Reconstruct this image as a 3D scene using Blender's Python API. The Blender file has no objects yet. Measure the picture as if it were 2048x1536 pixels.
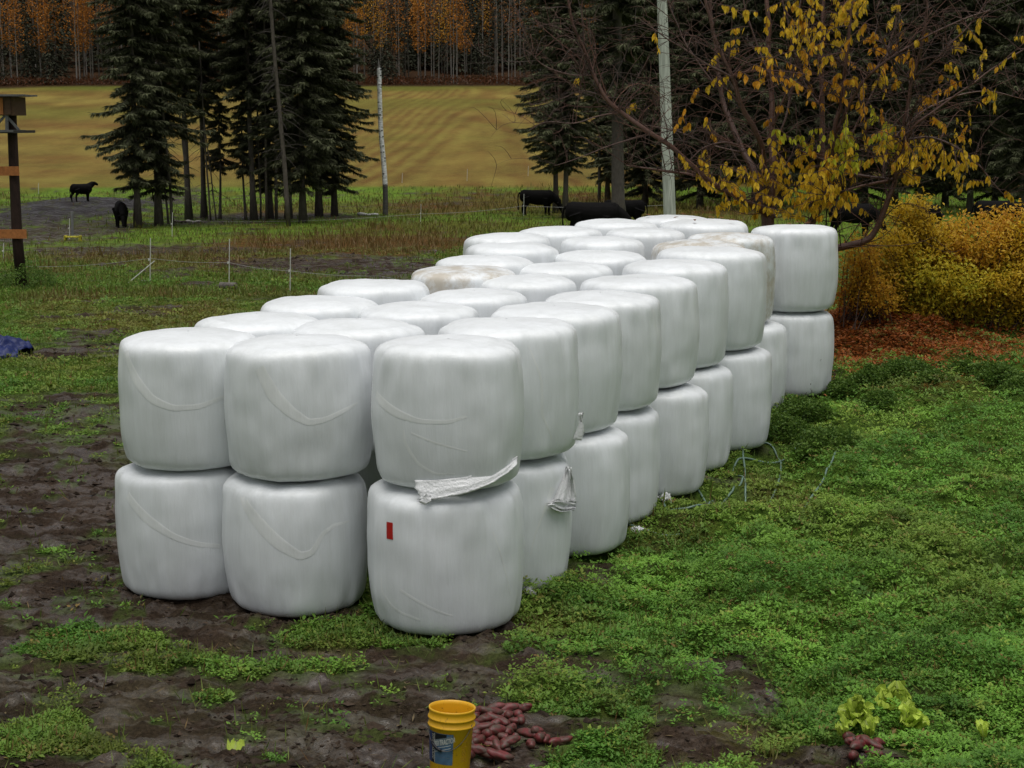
import bpy, math, random
import numpy as np
from mathutils import Vector, Matrix
R_ = math.radians
rs = np.random.RandomState(11)
random.seed(5)
SC = bpy.context.scene
COL = SC.collection

# ------------------------------------------------------------------ camera, world, sun, exposure
F, PITCH, CZ = 3200.0, R_(9.2), 4.24
cam_d = bpy.data.cameras.new('camera'); cam = bpy.data.objects.new('camera', cam_d); COL.objects.link(cam)
cam_d.sensor_width = 36; cam_d.lens = 36 * F / 2048; cam_d.clip_end = 3000; cam_d.clip_start = 0.1
cam.location = (0, 0, CZ); cam.rotation_euler = (math.pi / 2 - PITCH, 0, 0)
SC.camera = cam
SUN_EL, SUN_AZ = 82, 200
w = bpy.data.worlds.new('World'); SC.world = w; w.use_nodes = True
nt = w.node_tree; bg = nt.nodes['Background']
sky = nt.nodes.new('ShaderNodeTexSky'); sky.sky_type = 'NISHITA'; sky.sun_disc = False
sky.sun_elevation = R_(SUN_EL); sky.sun_rotation = R_(SUN_AZ); sky.dust_density = 4; sky.air_density = 1.0; sky.ozone_density = 1
hs = nt.nodes.new('ShaderNodeHueSaturation'); hs.inputs['Saturation'].default_value = 0.25
nt.links.new(sky.outputs[0], hs.inputs['Color']); nt.links.new(hs.outputs[0], bg.inputs['Color'])
bg.inputs["Strength"].default_value = 0.065
sd = bpy.data.lights.new('sun', 'SUN'); sd.energy = 1.5; sd.angle = R_(60); sd.color = (1, 0.97, 0.93)
sun = bpy.data.objects.new('sun', sd); COL.objects.link(sun)
sun.rotation_euler = (R_(90 - SUN_EL), 0, R_(SUN_AZ - 180 + 0))
SC.view_settings.view_transform = 'Standard'; SC.view_settings.look = 'None'
SC.view_settings.exposure = 0.60; SC.view_settings.gamma = 1.0
SC.render.engine = 'CYCLES'
SC.cycles.max_bounces = 5; SC.cycles.diffuse_bounces = 3; SC.cycles.glossy_bounces = 2; SC.cycles.transmission_bounces = 2
SC.cycles.use_adaptive_sampling = True; SC.cycles.caustics_reflective = False; SC.cycles.caustics_refractive = False

# ------------------------------------------------------------------ placing helpers
CP, SP = math.cos(PITCH), math.sin(PITCH)
def ray(px, py):
    u, v = (px - 1024) / F, (768 - py) / F
    return Vector((u, CP + SP * v, -SP + CP * v))
def at(px, py, Y):
    d = ray(px, py); t = Y / d.y
    return Vector((d.x * t, Y, CZ + d.z * t))

# ------------------------------------------------------------------ noise
def _h(ix, iy, s):
    n = (ix.astype(np.int64) * 374761393 + iy.astype(np.int64) * 668265263 + s * 1442695041) & 0xffffffff
    n = ((n ^ (n >> 13)) * 1274126177) & 0xffffffff
    return ((n ^ (n >> 16)) & 0xffff) / 65535.0
def vn(x, y, s=0):
    x = np.asarray(x, float); y = np.asarray(y, float)
    ix, iy = np.floor(x), np.floor(y); fx, fy = x - ix, y - iy
    fx = fx * fx * (3 - 2 * fx); fy = fy * fy * (3 - 2 * fy)
    a, b, c, d = _h(ix, iy, s), _h(ix + 1, iy, s), _h(ix, iy + 1, s), _h(ix + 1, iy + 1, s)
    return (a * (1 - fx) + b * fx) * (1 - fy) + (c * (1 - fx) + d * fx) * fy
def fbm(x, y, o=4, s=0):
    t = 0; a = 0.5
    for i in range(o):
        t = t + a * vn(x * 2 ** i + 17.3 * i, y * 2 ** i - 9.1 * i, s + i); a *= 0.5
    return t / (1 - 0.5 ** o)
def sst(a, b, x):
    t = np.clip((x - a) / (b - a), 0, 1); return t * t * (3 - 2 * t)

# ------------------------------------------------------------------ terrain
_ty = np.array([-400, 0, 7, 10, 13, 18, 24, 30, 45, 65, 86, 110, 122, 132, 160, 200, 250, 300, 330, 420, 700, 2500.])
_tz = np.array([.3, .3, .22, .12, 0, .08, .2, .15, -.1, -.4, -.66, -1.1, -1.0, -.4, .9, 3.6, 7.6, 11.6, 15, 36, 110, 300])
_gy = np.arange(-400, 2500, 1.0); _gz = np.interp(_gy, _ty, _tz)
_k = np.ones(5) / 5; _gz2 = np.convolve(_gz, _k, 'same'); _gz2[:6] = _gz[:6]; _gz2[-6:] = _gz[-6:]
def H0(x, y):
    x = np.asarray(x, float); y = np.asarray(y, float)
    z = np.interp(y, _gy, _gz2)
    z = z + 0.35 * np.exp(-((x - 8.5) / 3) ** 2 - ((y - 26) / 4) ** 2)      # bank below the shrub
    z = z + 0.62 * np.exp(-((x - 6.5) / 1.5) ** 2 - ((y - 28.9) / 1.3) ** 2)   # leaf covered hump beside the shrub
    z = z + 0.8 * np.exp(-((x + 25.5) / 5.0) ** 2 - ((y - 96) / 9) ** 2)    # trampled mud mound
    z = z + np.where(y > 130, (fbm(x / 60, y / 60, 2, 40) - .5) * 1.2 * sst(130, 170, y), 0)
    return z
def ground(px, py):
    d = ray(px, py)
    if d.z >= -0.002 and py > 400: return None
    t, st = 3.0, 0.5
    p = None
    while t < 800:
        x, y, z = d.x * t, d.y * t, CZ + d.z * t
        if z < float(H0(x, y)):
            lo, hi = t - st, t
            for _ in range(20):
                m = (lo + hi) / 2
                if CZ + d.z * m < float(H0(d.x * m, d.y * m)): hi = m
                else: lo = m
            return Vector((d.x * hi, d.y * hi, CZ + d.z * hi))
        st = max(0.3, t * 0.01); t += st
    return Vector((d.x * t, d.y * t, 0))

# patches: (px, py, rx, ry, value) become ellipses on the ground, in metres
def mk(l):
    out = []
    for px, py, rx, ry, v in l:
        c = ground(px, py); n = ground(px, py + ry); f = ground(px, max(py - ry, 172))
        out.append((c.x, (n.y + f.y) / 2, rx / F * c.y, max((f.y - n.y) / 2, .1), v))
    return out
GREEN = mk([  # 0 = bare mud, 1 = covered
    (60, 1010, 260, 190, 0), (150, 1190, 300, 110, 0), (420, 1235, 420, 60, 0), (450, 1440, 720, 190, 0.04), (900, 1330, 220, 60, .15),
    (1020, 1465, 170, 50, 0), (1300, 1400, 330, 120, .95), (1500, 1295, 80, 9, .45), (1690, 1530, 120, 24, 0), (1060, 1462, 110, 46, 0), (1800, 1395, 90, 22, .2), (1180, 1150, 130, 22, .45),
    (120, 600 + 225, 200, 40, .35), (200, 905, 120, 30, .1),
    (90, 432, 160, 42, 0), (60, 470, 170, 26, .05), (200, 500, 180, 14, .35), (640, 527, 190, 15, 0.05), (400, 445, 120, 6, .2), (520, 436, 160, 5, .2),
    (1470, 890, 60, 14, .2), (1590, 800, 30, 20, .2), (640, 700, 80, 30, .6),
    (300, 1322, 150, 20, .55), (560, 1350, 170, 30, .62), (700, 1268, 150, 30, .85), (430, 1385, 80, 24, .6), (80, 1475, 90, 40, .62), (60, 1350, 60, 10, .3),
    (180, 1505, 70, 18, .4), (880, 1250, 80, 30, .9), (1150, 1420, 130, 45, .9), (1100, 1330, 160, 40, .9), (330, 1450, 30, 10, .3), (680, 531, 230, 20, 0), (300, 503, 240, 10, .1), (780, 548, 110, 14, 0), (560, 434, 190, 8, .1), (560, 1450, 200, 40, .06), (1500, 1490, 170, 44, .9),
    (40, 1215, 60, 10, .3), (150, 885, 60, 8, .5),
])
BROWN = mk([
    (690, 492, 300, 24, 1), (380, 520, 260, 18, .7), (880, 455, 200, 12, .5), (1080, 400, 260, 22, .7), (1350, 425, 300, 20, .6), (850, 415, 180, 14, .8), (600, 420, 180, 12, .5),
    (300, 640, 200, 34, .55), (120, 610, 80, 18, .5), (1750, 670, 190, 46, 1), (1000, 1260, 220, 40, .55), (1460, 1500, 200, 50, .55), (1880, 770, 220, 25, .45),
    (1560, 980, 90, 30, .35), (1850, 1060, 120, 30, .25), (500, 590, 150, 12, .3), (1330, 1060, 120, 30, .3), (1230, 1410, 70, 30, .4), (640, 1300, 120, 24, .5), (430, 1300, 60, 20, .5)
])
BARE_ = mk([(1020, 1478, 170, 46, 0), (820, 1500, 200, 50, .0), (1000, 1535, 150, 24, .2), (1700, 1524, 110, 34, 0)])
LITTER = mk([(1740, 660, 150, 60, 1), (1850, 690, 200, 24, .6)])
def patch(l, x, y, base, s):
    n = (fbm(x * 1.1, y * 1.1, 3, s) - .5) * 1.1 + (fbm(x * 5, y * 5, 2, s + 9) - .5) * .35
    v = base + 0 * x
    for cx, cy, rx, ry, val in l:
        d = np.sqrt(((x - cx) / rx) ** 2 + ((y - cy) / ry) ** 2) + n
        k = 1 - sst(.6, 1.35, d)
        v = v * (1 - k) + val * k
    return v
def masks(x, y):
    x = np.asarray(x, float); y = np.asarray(y, float)
    g = patch(GREEN, x, y, 1.0, 3)
    b = patch(BROWN, x, y, 0.0, 5)
    if BARE_: g = g * patch(BARE_, x, y, 1.0, 2)
    l = patch(LITTER, x, y, 0.0, 7)
    n = fbm(x * .6, y * .6, 4, 77)
    g = g * (1 - .8 * sst(.62, .74, n) * (x < 3))
    k = sst(.02, .2, g) * (1 - sst(.85, 1.0, g) * .6)
    g = np.clip(g + (fbm(x * 2.6, y * 2.6, 4, 78) - .5) * 1.9 * k + (fbm(x * 3.3, y * 3.3, 3, 79) > .66) * .35 * (1 - g), 0, 1)
    b = np.clip(b + .5 * sst(.55, .8, fbm(x * .35, y * .35, 3, 55)) * sst(20, 30, y), 0, 1)
    return g, b, l
def disp(x, y, g):
    r = np.hypot(x, y); fade = (1 - sst(50, 110, r)) * g + (1 - sst(115, 135, r)) * (1 - g)
    a = (x * .9 - y * .43); c = (x * .43 + y * .9)
    track = fbm(a * 1.2, c * 5.5, 4, 21) - .5
    clod = fbm(x * 9, y * 9, 3, 23) - .5
    mud = track * .16 + clod * .085 + (np.abs(fbm(x * 2.5, y * 2.5, 3, 24) - .5)) * .14 + (fbm(x * 18, y * 18, 2, 27) - .5) * .04 * (1 - sst(14, 28, r))
    mound = (fbm(x * 1.5, y * 1.5, 3, 31) - .45) * .30 + (np.abs(fbm(x * 2.2 + 3, y * 2.2, 2, 37) - .5)) * -.22 + (fbm(x * 6, y * 6, 2, 33) - .5) * .07
    right = sst(-1, 2, x) * sst(-1.5, .5, x - (y - 13.4) * .447)
    mound = mound * (.45 + 1.15 * right)
    return (mud * (1 - g) + mound * g) * fade
def HF(x, y):
    g, b, l = masks(x, y)
    return H0(x, y) + disp(x, y, g)

# ------------------------------------------------------------------ mesh builder
class MB:
    def __init__(s): s.v = []; s.q = []; s.t = []; s.c = []; s.n = 0; s.uv = None
    def add(s, v, quads=None, tris=None, col=(1, 1, 1)):
        v = np.asarray(v, float).reshape(-1, 3)
        if quads is not None and len(quads): s.q.append(np.asarray(quads, int).reshape(-1, 4) + s.n)
        if tris is not None and len(tris): s.t.append(np.asarray(tris, int).reshape(-1, 3) + s.n)
        c = np.asarray(col, float)
        if c.ndim == 1: c = np.tile(c, (len(v), 1))
        s.v.append(v); s.c.append(c); s.n += len(v)
        return s
    def box(s, c, size, rot=None, col=(1, 1, 1)):
        c = Vector(c); sx, sy, sz = [k / 2 for k in size]
        vs = [Vector((a * sx, b * sy, d * sz)) for a in (-1, 1) for b in (-1, 1) for d in (-1, 1)]
        if rot is not None: vs = [rot @ p for p in vs]
        return s.add([p + c for p in vs], [(0, 1, 3, 2), (4, 6, 7, 5), (0, 4, 5, 1), (2, 3, 7, 6), (0, 2, 6, 4), (1, 5, 7, 3)], col=col)
    def beam(s, a, b, wx, wz, col=(1, 1, 1)):
        a, b = Vector(a), Vector(b); d = b - a
        return s.box((a + b) / 2, (wx, wz, d.length), d.to_track_quat('Z', 'Y').to_matrix(), col)
    def tube(s, pts, rad, n=6, col=(1, 1, 1), cap=True):
        P = np.asarray([tuple(p) for p in pts], float); m = len(P)
        rad = np.broadcast_to(np.asarray(rad, float), (m,))
        T = np.gradient(P, axis=0); T /= (np.linalg.norm(T, axis=1)[:, None] + 1e-9)
        ref = np.array([0, 0, 1.]) if abs(T[:, 2]).mean() < .8 else np.array([1., 0, 0])
        A = np.cross(T, ref); A /= (np.linalg.norm(A, axis=1)[:, None] + 1e-9); B = np.cross(T, A)
        th = np.linspace(0, 2 * np.pi, n, endpoint=False)
        V = P[:, None] + rad[:, None, None] * (np.cos(th)[None, :, None] * A[:, None] + np.sin(th)[None, :, None] * B[:, None])
        V = V.reshape(-1, 3)
        i = np.arange(m - 1)[:, None] * n; j = np.arange(n)[None]
        q = np.stack([i + j, i + (j + 1) % n, i + n + (j + 1) % n, i + n + j], -1).reshape(-1, 4)
        tr = []
        if cap:
            V = np.vstack([V, P[0], P[-1]])
            for k in range(n):
                tr.append((m * n, (k + 1) % n, k)); tr.append((m * n + 1, (m - 1) * n + k, (m - 1) * n + (k + 1) % n))
        cc = np.asarray(col, float)
        if cc.ndim == 2 and len(cc) == m:
            cc = np.repeat(cc, n, 0)
            if cap: cc = np.vstack([cc, cc[0], cc[-1]])
        return s.add(V, q, tr, cc)
    def leaves(s, pos, axis, side, L, W, col, fold=0.0):
        """diamond leaves: pos (n,3) base, axis (n,3) unit, side (n,3) unit, L,W (n,), col (n,3)"""
        n = len(pos); L = np.broadcast_to(L, (n,))[:, None]; W = np.broadcast_to(W, (n,))[:, None]
        nor = np.cross(axis, side)
        a = pos; b = pos + axis * L * .45 + side * W * .5 + nor * W * fold; c = pos + axis * L; d = pos + axis * L * .45 - side * W * .5 + nor * W * fold
        V = np.stack([a, b, c, d], 1).reshape(-1, 3)
        q = np.arange(n * 4).reshape(-1, 4)
        return s.add(V, q, col=np.repeat(col, 4, 0))
    def mesh(s, name, smooth=False):
        me = bpy.data.meshes.new(name)
        if s.n == 0: return me
        V = np.vstack(s.v); C = np.vstack(s.c)
        Q = np.vstack(s.q) if s.q else np.zeros((0, 4), int); T = np.vstack(s.t) if s.t else np.zeros((0, 3), int)
        me.vertices.add(len(V)); me.vertices.foreach_set('co', V.astype(np.float32).ravel())
        li = np.concatenate([Q.ravel(), T.ravel()]); me.loops.add(len(li)); me.loops.foreach_set('vertex_index', li.astype(np.int32))
        ls = np.concatenate([np.arange(len(Q)) * 4, len(Q) * 4 + np.arange(len(T)) * 3]); me.polygons.add(len(ls))
        me.polygons.foreach_set('loop_start', ls.astype(np.int32))
        me.update(calc_edges=True)
        me.polygons.foreach_set('use_smooth', np.full(len(ls), bool(smooth)))
        at_ = me.color_attributes.new('Col', 'FLOAT_COLOR', 'POINT')
        at_.data.foreach_set('color', np.hstack([C, np.ones((len(C), 1))]).astype(np.float32).ravel())
        return me
    def obj(s, name, m, parent=None, loc=None, smooth=False):
        me = s.mesh(name, smooth); me.materials.append(m)
        return link(name, me, parent, loc)
def link(name, me, parent=None, loc=None):
    o = bpy.data.objects.new(name, me); COL.objects.link(o)
    if parent: o.parent = parent
    if loc is not None: o.location = loc
    return o
def tag(o, label=None, cat=None, group=None, kind=None):
    if label: o['label'] = label
    if cat: o['category'] = cat
    if group: o['group'] = group
    if kind: o['kind'] = kind
    return o
def thing(name, loc, label, cat, group=None, rz=0):
    o = link(name, None, None, loc); o.rotation_euler = (0, 0, rz); o.empty_display_size = .2
    return tag(o, label, cat, group)
def dup(root, loc=None, rz=None, sc=None, label=None):
    r = root.copy(); COL.objects.link(r)
    if loc is not None: r.location = loc
    if rz is not None: r.rotation_euler = (r.rotation_euler.x, r.rotation_euler.y, rz)
    if sc is not None: r.scale = (sc, sc, sc)
    if label: r['label'] = label
    for ch in root.children:
        c = ch.copy(); COL.objects.link(c); c.parent = r
    return r
def unit(v): return v / (np.linalg.norm(v, axis=-1, keepdims=True) + 1e-9)

# ------------------------------------------------------------------ materials
def mat(name, base=(.5, .5, .5), rough=.7, attr=False, var=.0, scale=8, bump=0, bscale=40, spec=.3, stretch=(1, 1, 1), trans=0, metal=0):
    m = bpy.data.materials.new(name); m.use_nodes = True; n = m.node_tree.nodes; l = m.node_tree.links
    p = n['Principled BSDF']; p.inputs['Roughness'].default_value = rough; p.inputs['Specular IOR Level'].default_value = spec
    p.inputs['Metallic'].default_value = metal
    src = None
    if attr:
        a = n.new('ShaderNodeAttribute'); a.attribute_name = 'Col'; src = a.outputs['Color']
    tc = n.new('ShaderNodeTexCoord'); mp = n.new('ShaderNodeMapping'); mp.inputs['Scale'].default_value = stretch
    l.new(tc.outputs['Object'], mp.inputs['Vector'])
    if var > 0:
        nz = n.new('ShaderNodeTexNoise'); nz.inputs['Scale'].default_value = scale; nz.inputs['Detail'].default_value = 5
        l.new(mp.outputs[0], nz.inputs['Vector'])
        mr = n.new('ShaderNodeMapRange'); mr.inputs['From Min'].default_value = .25; mr.inputs['From Max'].default_value = .75
        mr.inputs['To Min'].default_value = 1 - var; mr.inputs['To Max'].default_value = 1 + var; l.new(nz.outputs['Fac'], mr.inputs['Value'])
        vm = n.new('ShaderNodeVectorMath'); vm.operation = 'SCALE'
        if src: l.new(src, vm.inputs[0])
        else: vm.inputs[0].default_value = base
        l.new(mr.outputs[0], vm.inputs['Scale']); src = vm.outputs[0]
    if src: l.new(src, p.inputs['Base Color'])
    else: p.inputs['Base Color'].default_value = (*base, 1)
    if bump:
        nb = n.new('ShaderNodeTexNoise'); nb.inputs['Scale'].default_value = bscale; nb.inputs['Detail'].default_value = 6
        l.new(mp.outputs[0], nb.inputs['Vector']); bp = n.new('ShaderNodeBump'); bp.inputs['Strength'].default_value = bump; bp.inputs['Distance'].default_value = .02
        l.new(nb.outputs['Fac'], bp.inputs['Height']); l.new(bp.outputs[0], p.inputs['Normal'])
    if trans > 0:
        out = n['Material Output']; tr = n.new('ShaderNodeBsdfTranslucent'); mx = n.new('ShaderNodeMixShader'); mx.inputs[0].default_value = trans
        if src: l.new(src, tr.inputs['Color'])
        else: tr.inputs['Color'].default_value = (*base, 1)
        l.new(p.outputs[0], mx.inputs[1]); l.new(tr.outputs[0], mx.inputs[2]); l.new(mx.outputs[0], out.inputs['Surface'])
    return m
M_yleaf = mat('autumn_leaf', attr=True, rough=.5, spec=.2, trans=.5)
M_leaf = mat('leaf', attr=True, rough=.5, spec=.2, trans=.35)
M_needle = mat('needles', attr=True, rough=.8, spec=.04, trans=.2)
M_bark = mat('bark', attr=True, rough=.85, var=.35, scale=12, bump=.6, bscale=30, stretch=(1, 1, .4))
M_cherry = mat('cherry_bark', attr=True, rough=.45, var=.4, scale=25, bump=.4, bscale=60, stretch=(.6, .6, 3), spec=.45)
M_wood = mat('wood', attr=True, rough=.7, var=.25, scale=14, bump=.4, bscale=50)
M_paint = mat('plain', attr=True, rough=.5, var=.08, scale=10)
M_cow = mat('black_hide', (.005, .0045, .0045), rough=.8, var=.3, scale=6, bump=.4, bscale=40, spec=.08)
M_dirtpot = None

def mat_film(name, dirty=0.0, A=(.655, .68, .675, 1), B=(.81, .84, .86, 1)):
    m = bpy.data.materials.new(name); m.use_nodes = True; n = m.node_tree.nodes; l = m.node_tree.links
    p = n['Principled BSDF']; p.inputs['Roughness'].default_value = .34; p.inputs['Specular IOR Level'].default_value = .35
    tc = n.new('ShaderNodeTexCoord'); oi = n.new('ShaderNodeObjectInfo')
    ad = n.new('ShaderNodeVectorMath'); ad.operation = 'ADD'
    cr = n.new('ShaderNodeVectorMath'); cr.operation = 'SCALE'; cr.inputs['Scale'].default_value = 30
    cmb = n.new('ShaderNodeCombineXYZ'); l.new(oi.outputs['Random'], cmb.inputs[0]); l.new(oi.outputs['Random'], cmb.inputs[1])
    l.new(cmb.outputs[0], cr.inputs[0]); l.new(tc.outputs['Object'], ad.inputs[0]); l.new(cr.outputs[0], ad.inputs[1])
    def noise(scale, st, det=5, rough=.55):
        mp = n.new('ShaderNodeMapping'); mp.inputs['Scale'].default_value = st; l.new(ad.outputs[0], mp.inputs['Vector'])
        z = n.new('ShaderNodeTexNoise'); z.inputs['Scale'].default_value = scale; z.inputs['Detail'].default_value = det; z.inputs['Roughness'].default_value = rough
        l.new(mp.outputs[0], z.inputs['Vector']); return z.outputs['Fac']
    streak = noise(14, (1, 1, .09), 6); patch_ = noise(2.2, (1, 1, .5), 4); fine = noise(60, (1, 1, .12), 3)
    def mr(a, lo, hi, t0, t1):
        q = n.new('ShaderNodeMapRange'); q.inputs['From Min'].default_value = lo; q.inputs['From Max'].default_value = hi
        q.inputs['To Min'].default_value = t0; q.inputs['To Max'].default_value = t1; l.new(a, q.inputs['Value']); return q.outputs[0]
    def math_(op, a, b):
        q = n.new('ShaderNodeMath'); q.operation = op
        for i, k in enumerate((a, b)):
            if isinstance(k, (int, float)): q.inputs[i].default_value = k
            else: l.new(k, q.inputs[i])
        return q.outputs[0]
    f = math_('ADD', mr(streak, .3, .7, 0, .45), math_('ADD', mr(patch_, .3, .7, 0, .4), mr(fine, .3, .7, 0, .15)))
    rp = n.new('ShaderNodeMix'); rp.data_type = 'RGBA'
    rp.inputs['A'].default_value = A; rp.inputs['B'].default_value = B
    l.new(f, rp.inputs['Factor']); colr = rp.outputs['Result']
    if dirty:
        d = noise(3.5, (1, 1, .8), 6, .7); dm = mr(d, .42, .6, 0, dirty)
        r2 = n.new('ShaderNodeMix'); r2.data_type = 'RGBA'; l.new(dm, r2.inputs['Factor']); l.new(colr, r2.inputs['A']); r2.inputs['B'].default_value = (.42, .36, .26, 1)
        colr = r2.outputs['Result']
    l.new(colr, p.inputs['Base Color'])
    bh = math_('ADD', math_('MULTIPLY', streak, .6), math_('ADD', math_('MULTIPLY', fine, .3), math_('MULTIPLY', patch_, .8)))
    bp = n.new('ShaderNodeBump'); bp.inputs['Strength'].default_value = .3; bp.inputs['Distance'].default_value = .02
    l.new(bh, bp.inputs['Height']); l.new(bp.outputs[0], p.inputs['Normal'])
    return m
M_film = mat_film('stretch_film'); M_film_dirty = mat_film('stained_stretch_film', .75)
M_fold = mat_film('film_fold', 0, (.71, .73, .715, 1), (.83, .85, .85, 1))
M_scrap = mat('film_scrap', (.88, .89, .89), rough=.35, var=.08, scale=20, bump=.6, bscale=40, spec=.4, trans=.15)

def mat_ground():
    m = bpy.data.materials.new('ground_soil_and_grass'); m.use_nodes = True; n = m.node_tree.nodes; l = m.node_tree.links
    p = n['Principled BSDF']
    a = n.new('ShaderNodeAttribute'); a.attribute_name = 'Col'
    wet = n.new('ShaderNodeAttribute'); wet.attribute_name = 'Wet'
    g = n.new('ShaderNodeNewGeometry')
    def noise(sc, det=6, vec=None):
        z = n.new('ShaderNodeTexNoise'); z.inputs['Scale'].default_value = sc; z.inputs['Detail'].default_value = det; z.inputs['Roughness'].default_value = .65
        l.new(vec or g.outputs['Position'], z.inputs['Vector']); return z.outputs['Fac']
    def mr(x, lo, hi, t0, t1):
        q = n.new('ShaderNodeMapRange'); q.inputs['From Min'].default_value = lo; q.inputs['From Max'].default_value = hi
        q.inputs['To Min'].default_value = t0; q.inputs['To Max'].default_value = t1; l.new(x, q.inputs['Value']); return q.outputs[0]
    def mul(x, y, op='MULTIPLY'):
        q = n.new('ShaderNodeMath'); q.operation = op
        for i, k in enumerate((x, y)):
            if isinstance(k, (int, float)): q.inputs[i].default_value = k
            else: l.new(k, q.inputs[i])
        return q.outputs[0]
    f1, f2 = noise(28, 8), noise(1.3, 5)
    s = mul(mr(f1, .3, .7, .5, 1.5), mr(f2, .3, .7, .85, 1.15))
    vm = n.new('ShaderNodeVectorMath'); vm.operation = 'SCALE'; l.new(a.outputs['Color'], vm.inputs[0]); l.new(s, vm.inputs['Scale'])
    l.new(vm.outputs[0], p.inputs['Base Color'])
    mp = n.new('ShaderNodeMapping'); mp.inputs['Rotation'].default_value = (0, 0, R_(25)); mp.inputs['Scale'].default_value = (.5, 1.8, 1); l.new(g.outputs['Position'], mp.inputs['Vector'])
    wn = noise(2.0, 6, mp.outputs[0]); wm = mul(mr(wn, .46, .58, 0, 1), wet.outputs['Fac'])
    q = n.new('ShaderNodeMapRange'); q.inputs['To Min'].default_value = .85; q.inputs['To Max'].default_value = .24; l.new(wm, q.inputs['Value'])
    l.new(q.outputs[0], p.inputs['Roughness']); sq = n.new('ShaderNodeMapRange'); sq.inputs['To Min'].default_value = .05; sq.inputs['To Max'].default_value = .52; l.new(wm, sq.inputs['Value']); l.new(sq.outputs[0], p.inputs['Specular IOR Level'])
    bp = n.new('ShaderNodeBump'); bp.inputs['Distance'].default_value = .10
    l.new(noise(13, 8), bp.inputs['Height']); q2 = n.new('ShaderNodeMapRange'); q2.inputs['To Min'].default_value = 1; q2.inputs['To Max'].default_value = .3
    l.new(wm, q2.inputs['Value']); l.new(q2.outputs[0], bp.inputs['Strength']); l.new(bp.outputs[0], p.inputs['Normal'])
    return m

# ------------------------------------------------------------------ ground sheet
def build_ground():
    r = [0.4, 2, 4, 6]
    x = 7.0
    while x < 55: r.append(x); x *= 1.0042
    while x < 400: r.append(x); x *= 1.010
    while x < 2400: r.append(x); x *= 1.06
    r = np.array(r)
    th = np.concatenate([np.arange(-180, -26, 4.0), np.arange(-26, -20, .8), np.arange(-20, 20, .11), np.arange(20, 26, .8), np.arange(26, 180, 4.0)])
    R, T = np.meshgrid(r, np.radians(th), indexing='ij')
    X = R * np.sin(T); Y = R * np.cos(T)
    g, b, l = masks(X, Y)
    Z = H0(X, Y) + disp(X, Y, g)
    m, k = X.shape
    mud = np.array([.041, .028, .019]); grs = np.array([.066, .120, .016]); brn = np.array([.105, .055, .017]); lit = np.array([.19, .065, .016])
    n1 = fbm(X * 2.5, Y * 2.5, 4, 91)[..., None]
    C = mud * (.65 + .7 * n1)
    far = sst(35, 60, R)[..., None]
    grass = (grs * (1 - .0 * far) + far * np.array([.040, .055, .004])) * (.6 + .8 * n1)
    grass = grass * (1 - b[..., None]) + brn * (.6 + .8 * n1) * b[..., None]
    C = C * (1 - g[..., None]) + grass * g[..., None]
    C = C * (1 - l[..., None]) + lit * (.5 + n1) * l[..., None]
    # trampled grey mound
    gm = np.exp(-((X + 25.5) / 7) ** 2 - ((Y - 96) / 16) ** 2)[..., None]; gm = np.clip(gm * 1.4, 0, 1) * (1 - g[..., None])
    C = C * (1 - gm) + np.array([.030, .027, .027]) * (.5 + n1) * gm
    # mowed field: pale swaths of stubble between greener strips
    edge = 127 + 2.5 * (fbm(X / 14, Y / 14, 2, 8) - .5)
    fl = sst(0, 2.5, Y - edge)[..., None] * (1 - sst(292, 297, Y + 6 * fbm(X / 9, Y / 9, 3, 6)))[..., None]
    k1 = sst(-22, -2, X)
    wob = (fbm(X / 22, Y / 40, 3, 12) - .5)
    u = (1 - k1) * (Y / 11 + wob * 1.4 + X * .02) + k1 * ((X + 46 * np.exp(-((Y - 265) / 60) ** 2) * .35) / 2.1 + (Y - 200) * -.012 + wob * 1.3)
    st = .5 + .5 * np.sin(u * 2 * np.pi * .47 + 5 * wob); st = st * .30 + .36 * fbm(u * 2.3, wob * 9 + Y / 60, 3, 15) + .40 * fbm(X / 1.6, Y / 5, 4, 16) + .0
    st = np.clip((st - .56) * 1.7 + .5, 0, 1)[..., None]
    n2 = fbm(X / 3, Y / 8, 4, 61)[..., None]
    field = np.array([.135, .078, .022]) * (1 - st) + np.array([.205, .165, .040]) * st
    field = field * (.7 + .6 * n2)
    gg = sst(.5, .75, fbm(X / 25, Y / 18, 3, 63))[..., None] * .5 + sst(270, 292, Y)[..., None] * .6
    field = field * (1 - gg) + np.array([.100, .105, .018]) * gg
    C = C * (1 - fl) + field * fl
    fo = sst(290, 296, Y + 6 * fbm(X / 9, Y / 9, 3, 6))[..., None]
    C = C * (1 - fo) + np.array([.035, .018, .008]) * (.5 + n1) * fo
    wet = (1 - .4 * sst(60, 90, R)) * (1 - g) * (1 - l) * (1 - fl[..., 0]) * (1 - fo[..., 0])
    mb = MB(); i = np.arange(m - 1)[:, None] * k; j = np.arange(k)[None]
    q = np.stack([i + j, i + k + j, i + k + (j + 1) % k, i + (j + 1) % k], -1).reshape(-1, 4)
    mb.add(np.stack([X, Y, Z], -1).reshape(-1, 3), q, col=C.reshape(-1, 3))
    # centre fan
    mb.add(np.array([[0, 0, float(H0(0, 0))]]), col=(.05, .04, .03))
    mb.t.append(np.array([(m * k, jj, (jj + 1) % k) for jj in range(k)]))
    o = mb.obj('ground', mat_ground(), smooth=True); o['kind'] = 'structure'
    wa = o.data.attributes.new('Wet', 'FLOAT', 'POINT'); wa.data.foreach_set('value', np.append(wet.ravel(), 0).astype(np.float32))
    return o
build_ground()

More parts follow.
